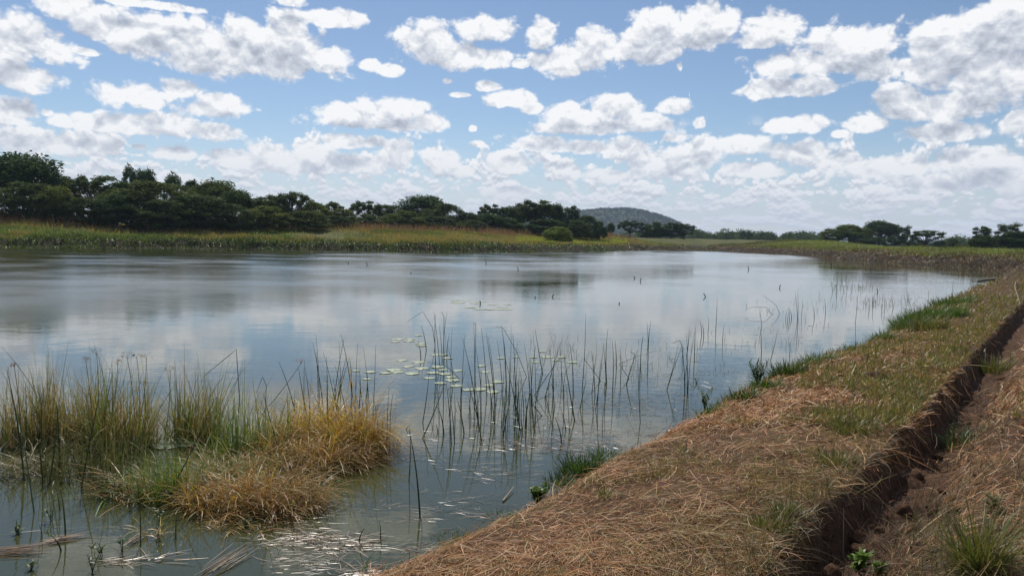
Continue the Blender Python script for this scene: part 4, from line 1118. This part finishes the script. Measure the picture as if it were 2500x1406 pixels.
clump(720, 1090, 140, 120, 460, GREEN[2:] + ORANGE[:2], 'arch', 'mixed green and gold blades where the green reeds meet the golden mound')
clump(800, 1085, 210, 118, 1500, ORANGE, 'arch', 'big golden orange mound of arching dead grass')
clump(875, 1100, 130, 112, 900, ORANGE + RUST[:1], 'arch', 'right end of the golden mound, hanging over the water')
clump(735, 1135, 200, 92, 900, RUST + ORANGE[:2], 'arch', 'rusty brown arching grass in front of the golden mound')
clump(640, 1160, 300, 80, 900, RUST + GREEN[2:], 'flat', 'trampled brown and green stems at the middle of the reed bed')
clump(840, 1130, 150, 70, 520, RUST, 'flat', 'rust coloured stems lying at the water below the golden mound')
clump(555, 1228, 230, 85, 900, RUST + ORANGE[:2], 'arch', 'flattened orange brown grass nearest the viewer, left half')
clump(690, 1236, 210, 80, 900, RUST, 'arch', 'flattened rusty grass nearest the viewer, right half fanning over the water')
clump(620, 1262, 260, 45, 400, RUST, 'flat', 'loose rusty stems floating in front of the flattened grass')
clump(410, 1215, 130, 125, 420, GREEN, 'upright', 'bright green reed blades at the front middle of the reed bed', wid=(0.004, 0.008))
clump(325, 1205, 150, 95, 330, GREEN[:2] + RUST[:2], 'flat', 'green and brown leaning stems left of the bright green front blades')
clump(265, 1195, 110, 70, 200, [(0.09, 0.08, 0.04), (0.16, 0.13, 0.06)], 'upright', 'dark stubby reed bases left of the leaning stems')
clump(510, 1180, 200, 95, 520, GREEN[:2] + STRAW[:1], 'flat', 'low green stems around the small pool inside the reed bed')
clump(945, 1090, 70, 90, 90, [(0.22, 0.18, 0.10), (0.14, 0.16, 0.05)], 'upright', 'sparse fine pinkish reeds right of the golden mound', wid=(0.002, 0.004))
clump(370, 1310, 46, 68, 16, [(0.6, 0.45, 0.28), (0.45, 0.36, 0.2)], 'arch', 'few broad pale dead blades sticking out of the water at the front', wid=(0.010, 0.016))

# ---- rush stems, one object each
def stem_mesh(k):
    z = np.linspace(0, 1, 10); b = rng.normal(0, 0.02, 2)
    P = np.stack([b[0] * z ** 2 * (1 + z), b[1] * z ** 2, z], 1)
    v, f = tube(P, 0.0058 * (1 - 0.75 * z ** 1.5), 5)
    c0 = np.array([(0.050, 0.090, 0.038), (0.040, 0.072, 0.032), (0.075, 0.110, 0.040), (0.060, 0.065, 0.035)][k % 4])
    return mesh_np('rush_stem', v, f, M_stem, np.tile(c0, (len(v), 1)), smooth=True)
SM = [stem_mesh(k) for k in range(8)]
RL = 'thin dark green rush stem standing in the open water of the pond'
def rush(b, tip, fat=1.0):
    b = Vector(b); tip = Vector(tip); d = tip - b
    o = link('rush_stem', SM[int(rng.integers(0, 8))], loc=b, label=RL, cat='rush', group='rush stems standing in the pond')
    o.rotation_mode = 'QUATERNION'; o.rotation_quaternion = Vector((0, 0, 1)).rotation_difference(d)
    fat *= 1.0 + b[1] * 0.012
    o.scale = (fat, fat, d.length)
def rush_px(bx, by, tx, ty, fat=1.0):
    b = at_z(bx, by, 0.0); t_ = at_y(tx, ty, b[1] + rng.normal(0, 0.08)); b[2] = -0.05
    rush(b, t_, fat)
Z5 = lambda X_, Y_: (800 + X_ / 2.603, 720 + Y_ / 2.603)
ST = [(860,250,850,700),(885,265,960,790),(937,170,935,620),(995,210,1012,640),(1020,245,1068,700),(1125,195,1135,560),(1145,395,1225,850),(1170,520,1232,870),(1200,250,1190,760),
 (1315,218,1370,500),(1290,320,1292,700),(1298,380,1296,690),(1750,212,1775,570),(1762,300,1770,575),(1830,290,1810,610),(1872,330,1860,560),(1990,260,1985,500),(2037,165,2036,410),(613,190,628,350),
 (668,120,690,520),(685,105,712,440),(737,110,735,380),(720,190,728,420),(757,255,757,385),(592,283,592,400),(662,470,600,810),(770,560,590,910),(790,590,808,940),(775,560,786,950),(104,250,160,640),
 (106,385,55,690),(163,415,150,690),(264,500,240,680),(222,480,200,700),(375,590,376,1000),(386,610,396,960),(545,840,514,1180),(560,850,588,1400),(1160,620,1110,905),(1120,640,1112,880),(1470,290,1380,640),
 (1490,330,1485,560),(1500,400,1575,800),(1565,310,1560,640),(1640,540,1600,720),(1760,330,1700,730),(1725,400,1715,700),(1690,350,1700,640),(2270,300,2270,640),(2290,250,2285,630),(2310,230,2290,600),
 (2335,200,2330,420),(2240,320,2150,600),(1950,350,1895,570),(1440,560,1440,700),(1385,560,1380,660),(1065,430,1062,720),(1045,500,1040,760),(970,480,975,790),(905,520,900,760),(840,650,870,880),(815,620,808,820),
 (735,700,738,880),(700,815,700,870),(670,800,668,860),(495,810,497,850),(1258,590,1256,840),(1240,480,1248,760),(1225,600,1215,830),(1205,620,1240,880),(1480,780,1488,940),(1330,700,1315,830),(1270,620,1264,830)]
for (a1, b1, a2, b2) in ST: rush_px(*Z5(a2, b2), *Z5(a1, b1), rng.uniform(0.8, 1.35))
Z6 = lambda X_, Y_: (1500 + X_ / 2.5, 620 + Y_ / 2.5)
for (a1, b1, a2, b2) in [(632,265,618,470),(583,388,570,480),(535,405,533,490),(550,420,545,500),(662,425,660,540),(1113,230,1118,400),(1125,225,1120,430),(1155,280,1140,380),(1045,330,1046,400),(1058,340,1058,410),
    (1070,320,1070,400),(1083,330,1082,395),(890,325,900,440),(1225,320,1220,390),(1290,270,1288,370),(1388,120,1400,230),(1408,100,1420,230),(1360,115,1358,240),(1635,240,1630,340),(1650,245,1650,340),(1785,200,1790,280),
    (1575,230,1578,330),(1448,180,1446,230),(1320,140,1335,230),(425,675,430,860),(450,680,446,850),(400,560,315,830),(165,500,160,640),(205,410,206,540),(15,520,12,700),(465,460,440,620),(1005,460,950,650),(1080,540,1068,620),
    (1700,260,1702,330),(1555,270,1556,340),(2062,165,2066,240),(1490,260,1470,420),(910,460,895,640)]:
    rush_px(*Z6(a2, b2), *Z6(a1, b1), rng.uniform(0.9, 1.4))
for k in range(46):                                                   # more in the densest part of the stand
    bx = 1150 + rng.normal(0.5, 0.5) * 210; by = rng.uniform(930, 1085)
    if by > 1120 - (bx - 1150) * 0.18: by -= 50
    h = rng.uniform(50, 190); rush_px(bx, by, bx + rng.normal(0, 0.09) * h, by - h, rng.uniform(0.6, 1.0))
for k in range(22):                                                   # around the reed bed
    bx = rng.uniform(700, 960); by = rng.uniform(1000, 1100); h = rng.uniform(90, 220)
    rush_px(bx, by, bx + rng.normal(0, 0.14) * h, by - h, rng.uniform(0.7, 1.0))
for (bx, by, tx, ty) in [(60,1170,35,900),(85,1252,52,1010),(105,1190,98,1000),(106,1130,90,960),(145,1150,146,980),(145,1245,146,1190),(160,1310,158,1195),(150,1340,149,1298),(98,1318,115,1283),(343,1330,345,1170),(430,1315,424,1250),
    (1030,1400,1033,1390),(875,1320,878,1285),(928,1312,934,1268),(60,1100,70,940),(118,1180,150,1000),(195,1190,240,960),(190,1160,330,1010),(130,1165,180,1090),(80,1130,20,1020),(400,1215,540,975),(690,1120,640,960),(750,1010,727,900),(722,1000,690,880),(790,1000,773,835),(822,985,845,870)]:
    rush_px(bx, by, tx, ty, rng.uniform(0.8, 1.3))

# ---- stems that are broken or bent, seed heads
def bent(pts, rad, label, col=(0.045, 0.07, 0.035)):
    b = at_z(*pts[0], 0.0); P = [tuple(b - np.array([0, 0, 0.04]))]
    for q in pts[1:]: P.append(tuple(at_y(q[0], q[1], b[1])))
    stalk([(x, y, max(z, -0.04)) for x, y, z in P], rad, col, 'bent_rush', label, 'rush')
bent([(1063, 845), (1056, 800), (1032, 760), (995, 785)], 0.006, 'broken rush folded over to the left at the top of the left stand')
bent([(577, 1050), (585, 980), (577, 853), (495, 920)], 0.006, 'tall broken rush folded down to the left above the green reeds')
bent([(648, 1000), (650, 940), (641, 920), (625, 960)], 0.005, 'hooked rush tip over the green reeds')
bent([(1288, 920), (1262, 860), (1228, 800), (1210, 797)], 0.005, 'curved rush with a small drooping head in the middle stand')
bent([(1472, 930), (1425, 875), (1430, 876)], 0.005, 'leaning rush ending in a floating head right of the middle stand')
bent([(1540, 925), (1512, 888), (1560, 868), (1605, 855)], 0.005, 'rush bent into a sideways angle with a small head')
bent([(1300, 965), (1365, 875), (1375, 872)], 0.005, 'slanting rush crossing the middle stand')
bent([(1330, 1015), (1298, 985), (1345, 960)], 0.006, 'rush bent into a wide angle low in the middle stand')
bent([(1128, 925), (1090, 893), (1040, 882)], 0.005, 'rush arching low over the lily pads')
bent([(1888, 768), (1870, 750), (1835, 750), (1820, 756)], 0.007, 'rush bowed in a flat arch far out on the right')
bent([(1905, 766), (1895, 745), (1865, 722)], 0.007, 'rush curving up to the left beside the flat arch')
bent([(1545, 880), (1550, 862), (1538, 858), (1548, 866)], 0.005, 'rush with a small curled tip')
bent([(1160, 880), (1162, 800), (1159, 787), (1165, 792)], 0.005, 'tall rush with a tiny hooked tip over the lily pads')
bent([(1083, 850), (1084, 775), (1079, 762), (1076, 763)], 0.006, 'tall rush with a nodding tip in the left stand')
bent([(1665, 880), (1668, 850), (1660, 832), (1640, 838)], 0.006, 'small tufted rush with a drooping brown head off the middle of the bank', (0.10, 0.09, 0.05))
def umbel(bx, by, tx, ty, s, label, col=(0.30, 0.15, 0.09)):
    b = at_z(bx, by, 0.0); t_ = at_y(tx, ty, b[1]); d = t_ - b; L = np.linalg.norm(d)
    root = bpy.data.objects.new('sedge_plant', None); COL.objects.link(root); root.location = b; root['label'] = label; root['category'] = 'sedge'; root['group'] = 'tall sedge stems with seed heads'
    z = np.linspace(-0.03, 1, 9)[:, None]; v, f = tube(z * d + np.array([0.02, 0, 0]) * np.sin(z * 3), np.linspace(0.0048, 0.0025, 9), 5)
    link('stem', mesh_np('stem', v, f, M_stem, np.tile((0.09, 0.09, 0.04), (len(v), 1)), smooth=True), root)
    n = 9; ang = rng.uniform(0, 6.28, n)
    rays = blades(n, np.tile(d * 0.99, (n, 1)), np.full(n, s), rng.uniform(0.2, 1.2, n), rng.uniform(0, 0.6, n), np.full(n, 0.0022), np.tile((0.2, 0.17, 0.08), (n, 1)), K=4, azim=ang)
    tips = rays[0].reshape(n, 4, 2, 3)[:, 3].mean(1)
    m = 9; P = np.repeat(tips, m, 0) + rng.normal(0, s * 0.13, (n * m, 3))
    spk = blades(n * m, P, rng.uniform(0.008, 0.018, n * m), rng.uniform(0, 1.6, n * m), np.zeros(n * m), rng.uniform(0.003, 0.005, n * m), pal(n * m, col, np.array(col) * 0.6, np.array(col) * 1.5), K=3)
    v, f, c_ = merge([rays, spk]); link('seed_head', mesh_np('seed_head', v, f, M_straw, c_), root)
umbel(238, 1060, 235, 862, 0.06, 'sedge with the highest pale round seed head, over the left reeds', (0.34, 0.27, 0.17))
umbel(225, 1080, 209, 882, 0.05, 'sedge with a dark seed head just left of the highest one')
umbel(262, 1080, 287, 888, 0.05, 'thin sedge with a small head leaning left of the reddish pair')
umbel(330, 1050, 310, 874, 0.07, 'sedge with a drooping reddish head, left of the reddish pair')
umbel(340, 1060, 333, 870, 0.035, 'sedge with a small round head between the two reddish ones')
umbel(340, 1040, 357, 872, 0.06, 'sedge with a spreading reddish head, right of the reddish pair')
umbel(640, 1010, 735, 886, 0.06, 'sedge leaning right with a bright red brown head over the water', (0.45, 0.12, 0.10))
umbel(52, 1120, 34, 893, 0.03, 'sedge with a tiny dark head at the left edge')
umbel(400, 1080, 415, 905, 0.05, 'sedge with a ragged straw coloured head between the two reed clumps', (0.36, 0.28, 0.18))
umbel(352, 1080, 350, 938, 0.035, 'short sedge with a rusty head at the right side of the tan reeds')

# ---- stumps of cut rushes far out
PT = [(1003,668),(1266,660),(897,648),(851,645),(1187,645),(1306,727),(1348,725),(1550,680),(1563,686),(1723,725),(1512,742),(1173,742),(1828,658),(2030,652),(2126,661),(1903,703),(2143,713)]
for (px, py) in PT:
    b = at_z(px, py, 0.0); h = rng.uniform(4, 9) * np.hypot(b[0], b[1]) / FPX; r_ = 0.008 + b[1] * 0.00035
    z = np.linspace(-0.05, h, 5); ln = rng.normal(0, 0.3, 2)
    v, f = tube(np.stack([ln[0] * z, ln[1] * z, z], 1), r_ * np.array([1, 1, 0.9, 1.1, 0.7]), 5)
    link('reed_stump', mesh_np('reed_stump', v, f, M_stem, np.tile((0.03, 0.025, 0.018), (len(v), 1))), loc=b, label='short dark stump of a cut reed poking out of open water', cat='reed stump', group='cut reed stumps far out on the pond')

# ---- lily pads
M_pad, t = new_mat('lily_pad')
pos = t.n('ShaderNodeTexCoord').outputs['Object']; nn = t.noise(pos, 18.0, 4.0)
col_ = t.mix(nn, (0.20, 0.26, 0.12, 1), (0.40, 0.44, 0.28, 1))
finish(t, principled(t, col_, 0.32, 0.6))
def pad_mesh(k):
    n = 26; nr_ = 4; vs = [(0, 0, 0.002)]; a0 = 0.16
    for j in range(1, nr_ + 1):
        for i in range(n):
            a = a0 + (2 * math.pi - 2 * a0) * i / (n - 1); r_ = j / nr_ * (1 + 0.035 * math.sin(3 * a + k) + 0.02 * math.sin(7 * a + k))
            vs.append((r_ * math.cos(a), r_ * math.sin(a), 0.004 + (0.035 * (0.5 + 0.5 * math.sin(2 * a + k)) * (j / nr_) ** 3)))
    tris = [(0, 1 + i, 2 + i) for i in range(n - 1)]
    qs = [(1 + (j - 1) * n + i, 1 + j * n + i, 2 + j * n + i, 2 + (j - 1) * n + i) for j in range(1, nr_) for i in range(n - 1)]
    # underside rim, so that a pad has a thickness
    V_ = np.array(vs); nV = len(V_); V2 = V_ - (0, 0, 0.004)
    last = 1 + (nr_ - 1) * n
    rim = [(last + i, nV + last + i, nV + last + i + 1, last + i + 1) for i in range(n - 1)]
    return mesh_np('lily_pad', np.vstack([V_, V2]), [np.array(tris), np.array([(a + nV, c + nV, b + nV) for a, b, c in tris]), np.array(qs), np.array([tuple(x + nV for x in q[::-1]) for q in qs]), np.array(rim)], M_pad, smooth=True)
PM = [pad_mesh(k) for k in range(5)]
LP = [(430,282),(465,280),(430,297),(525,282),(518,293),(590,310),(597,322),(470,415),(575,427),(180,482),(270,490),(250,535),(365,497),(420,478),(440,490),(510,455),(600,467),(540,500),(670,495),(745,503),(700,458),(730,475),(828,480),
      (648,528),(783,522),(795,542),(715,562),(980,450),(1000,490),(1048,615),(1080,552),(1100,402),(1195,395),(1365,362),(1310,396),(1320,426),(1395,395),(1450,414),(1490,395),(1555,428),(765,402),(735,380),(690,380),(820,578),(895,602),
      (965,600),(1025,575),(575,258),(810,38),(870,33),(975,40),(1050,62),(1140,60),(905,80),(965,90),(1030,92),(1085,91),(1140,92),(1110,78),(830,50),(940,52)]
for k, (a1, b1) in enumerate(LP):
    p = at_z(*Z5(a1, b1), 0.0); s = rng.uniform(0.065, 0.125) if b1 > 100 else rng.uniform(0.12, 0.24)
    far_ = b1 < 100
    link('lily_pad', PM[k % 5], loc=(p[0], p[1], 0.003 + 0.0007 * (k % 7)), rz=rng.uniform(0, 6.28), scale=(s, s, 0.07),
         label='pale flat lily pad in the small raft far out on the pond' if far_ else 'round pale green lily pad floating among or near the rush stems', cat='lily pad',
         group='lily pads of the far raft' if far_ else 'lily pads among the rushes')
for k, (px, py) in enumerate([(385, 1082), (425, 1078), (455, 1083), (405, 1090)]):
    p = at_z(px, py, 0.0); link('lily_pad', PM[k], loc=(p[0], p[1], 0.004), rz=k * 1.7, scale=(0.13, 0.13, 0.25), label='dusty lily pad in the gap between the reed clumps', cat='lily pad', group='lily pads inside the reed bed')

# ---- straw floating on the water along the bank
def float_straw(n, box, Lr, wr, cols, thr=0.0, xs=0.8, ys=2.6, seed=141, align=0.45, zmax=0.014):
    px = rng.uniform(box[0], box[2], n); py = rng.uniform(box[1], box[3], n)
    P0 = np.array([at_z(a, b, 0.0) for a, b in zip(px, py)])
    x, y = P0[:, 0], P0[:, 1]; d = -shore(x, y)
    g = fbm(x * xs + y * 0.3, y * ys, seed, 4) + 0.35 * fbm(x * 3, y * 6, seed + 1, 3)
    near = 1 - sstep(d, 0.5, 3.6)
    ok = (d > -0.1) & (g > thr - 0.13 * near + 0.13) & (rng.uniform(0, 1, n) < 0.3 + 0.5 * near)
    x, y = x[ok], y[ok]; n = len(x)
    aa = rng.normal(0.18, align, n) + np.where(rng.uniform(0, 1, n) < 0.25, rng.uniform(0, 3.14, n), 0)
    L = rng.uniform(*Lr, n) * rng.uniform(0.4, 1, n); K = 4; t_ = np.linspace(-0.5, 0.5, K)[None]
    ang = aa[:, None] + rng.normal(0, 0.5, n)[:, None] * t_; st = L[:, None] / (K - 1)
    z = rng.uniform(0.003, zmax, n)[:, None] + 0 * t_ + rng.normal(0, 0.03, n)[:, None] * t_ * L[:, None]
    P = np.stack([x[:, None] + np.cumsum(np.cos(ang) * st, 1), y[:, None] + np.cumsum(np.sin(ang) * st, 1), np.maximum(z, 0.001)], -1)
    sa = aa + math.pi / 2; tl_ = rng.normal(0, 0.22, n)
    side = np.stack([np.cos(sa) * np.cos(tl_), np.sin(sa) * np.cos(tl_), np.sin(tl_)], -1)
    return ribbons(P, rng.uniform(*wr, n)[:, None] * np.array([[0.6, 1, 1, 0.4]]), side, pal(n, *cols, jit=0.25))
WET = [(0.20, 0.14, 0.11), (0.13, 0.09, 0.07), (0.30, 0.22, 0.16), (0.08, 0.07, 0.045), (0.38, 0.30, 0.22)]
parts = [float_straw(8500, (650, 1030, 1700, 1406), (0.05, 0.22), (0.0018, 0.004), WET),
         float_straw(12000, (1150, 900, 2000, 1120), (0.05, 0.20), (0.0025, 0.005), WET, thr=0.03, seed=151),
         float_straw(5000, (0, 1290, 900, 1406), (0.06, 0.26), (0.003, 0.006), WET + [(0.36, 0.24, 0.13)], thr=0.10, seed=161, xs=0.6, ys=4.5),
         float_straw(5000, (1500, 780, 2350, 930), (0.08, 0.25), (0.006, 0.012), WET, thr=0.16, seed=171)]
v, f, c_ = merge(parts)
link('floating_straw', mesh_np('floating_straw', v, f, M_wet, c_), kind='stuff', label='wet straw drifting on the water in wavy bands along the bank', cat='straw')
def bundle(px0, py0, px1, py1, n, wdt, label, cols):
    a = at_z(px0, py0, 0.0); b = at_z(px1, py1, 0.0); d = b - a; L = np.linalg.norm(d); an = math.atan2(d[1], d[0]); K = 4
    t_ = np.linspace(0, 1, K)[None]; o = rng.normal(0, wdt * 1.4, n); st = rng.uniform(-0.15, 0.3, n) * L; ln = rng.uniform(0.5, 1.0, n) * L
    aa = an + rng.normal(0, 0.12, n)
    P = np.stack([(st[:, None] + ln[:, None] * t_) * np.cos(aa)[:, None] - o[:, None] * math.sin(an), (st[:, None] + ln[:, None] * t_) * np.sin(aa)[:, None] + o[:, None] * math.cos(an), rng.uniform(0.004, 0.03, n)[:, None] + 0 * t_], -1)
    sa = aa + math.pi / 2; sd_ = np.stack([np.cos(sa), np.sin(sa), rng.normal(0, .3, n)], -1)
    b_ = ribbons(P, rng.uniform(0.0025, 0.005, n)[:, None] * np.array([[0.6, 1, 1, 0.4]]), sd_, pal(n, *cols))
    link('straw_bundle', mesh_np('straw_bundle', b_[0], b_[1], M_straw, b_[2]), loc=a, label=label, cat='straw bundle', group='straw bundles floating in the shallows')
bundle(500, 1406, 605, 1345, 36, 0.03, 'bundle of pale straw lying slantwise in the water at the bottom', [(0.32, 0.25, 0.17), (0.18, 0.13, 0.09)])
bundle(-20, 1350, 110, 1340, 60, 0.035, 'mat of orange brown straw floating at the left bottom edge', [(0.30, 0.18, 0.10), (0.18, 0.11, 0.06)])
bundle(100, 1330, 215, 1305, 40, 0.012, 'thin streak of straw trailing right of the orange brown mat', [(0.36, 0.24, 0.15)])
bundle(305, 1335, 350, 1305, 24, 0.012, 'short sheaf of straw slanting by the pale dead blades', [(0.40, 0.30, 0.20)])
stalk([at_z(1228, 1222, 0.01), at_z(1254, 1188, 0.03)], 0.008, (0.45, 0.32, 0.22), 'floating_stick', 'pale stick floating slantwise near the little shrub', 'stick')

# ---- fine water grass in sparse drifts
def water_grass(n, cx, cy, sx_, sy_, hp):
    px = rng.normal(cx, sx_, n); py = rng.normal(cy, sy_, n)
    B = np.array([at_z(a, b, 0.0) for a, b in zip(px, py)]); k = -shore(B[:, 0], B[:, 1]) > 0.1; B = B[k]; n = len(B)
    dist = np.hypot(B[:, 0], B[:, 1]); B[:, 2] = -0.02
    return blades(n, B, rng.uniform(0.4, 1.2, n) * hp * dist / FPX, np.abs(rng.normal(0.45, 0.35, n)), rng.normal(0.5, 0.7, n), 0.0018 + dist * 0.00028, pal(n, (0.06, 0.09, 0.035), (0.10, 0.13, 0.04), (0.16, 0.13, 0.07)), K=4)
parts = [water_grass(*q) for q in [(90, 1400, 880, 60, 16, 22), (60, 1360, 850, 40, 14, 26), (110, 1600, 895, 70, 22, 18), (60, 1560, 910, 30, 20, 34), (60, 1700, 965, 50, 30, 22), (130, 2140, 745, 60, 9, 14), (90, 2030, 740, 70, 12, 12),
    (70, 2045, 690, 16, 12, 22), (50, 2095, 700, 14, 6, 14), (40, 1790, 830, 50, 14, 20), (60, 1930, 790, 60, 20, 16), (60, 1900, 850, 60, 22, 18), (40, 1650, 860, 40, 20, 18), (50, 1270, 990, 60, 30, 34), (60, 1370, 960, 60, 40, 34),
    (50, 1480, 1010, 70, 30, 26), (50, 1600, 1020, 60, 25, 22), (40, 1110, 990, 30, 20, 36), (30, 1760, 900, 30, 14, 18), (30, 1880, 765, 16, 6, 10), (60, 2200, 735, 40, 8, 14)]]
v, f, c_ = merge(parts)
link('water_grass', mesh_np('water_grass', v, f, M_blade, c_), kind='stuff', label='sparse fine water grass standing in drifts off the near bank', cat='grass')

# ================================================================== the air: far things fade to blue
hzm = bpy.data.materials.new('haze'); hzm.use_nodes = True; ht = hzm.node_tree; ht.nodes.clear()
pv = ht.nodes.new('ShaderNodeVolumePrincipled'); pv.inputs['Color'].default_value = (0.58, 0.76, 1.0, 1)
pv.inputs['Density'].default_value = 0.00014; pv.inputs['Anisotropy'].default_value = 0.2
ho = ht.nodes.new('ShaderNodeOutputMaterial'); ht.links.new(pv.outputs[0], ho.inputs['Volume'])
x0, x1, y0, y1, z0, z1 = -3350, 3350, -3350, 3350, -3.0, 110.0
hv = [(x, y, z) for z in (z0, z1) for (x, y) in ((x0, y0), (x1, y0), (x1, y1), (x0, y1))]
link('haze', mesh_np('haze', np.array(hv), np.array([(0, 3, 2, 1), (4, 5, 6, 7), (0, 1, 5, 4), (1, 2, 6, 5), (2, 3, 7, 6), (3, 0, 4, 7)]), hzm), kind='stuff', label='thin bluish air over the whole scene', cat='haze')
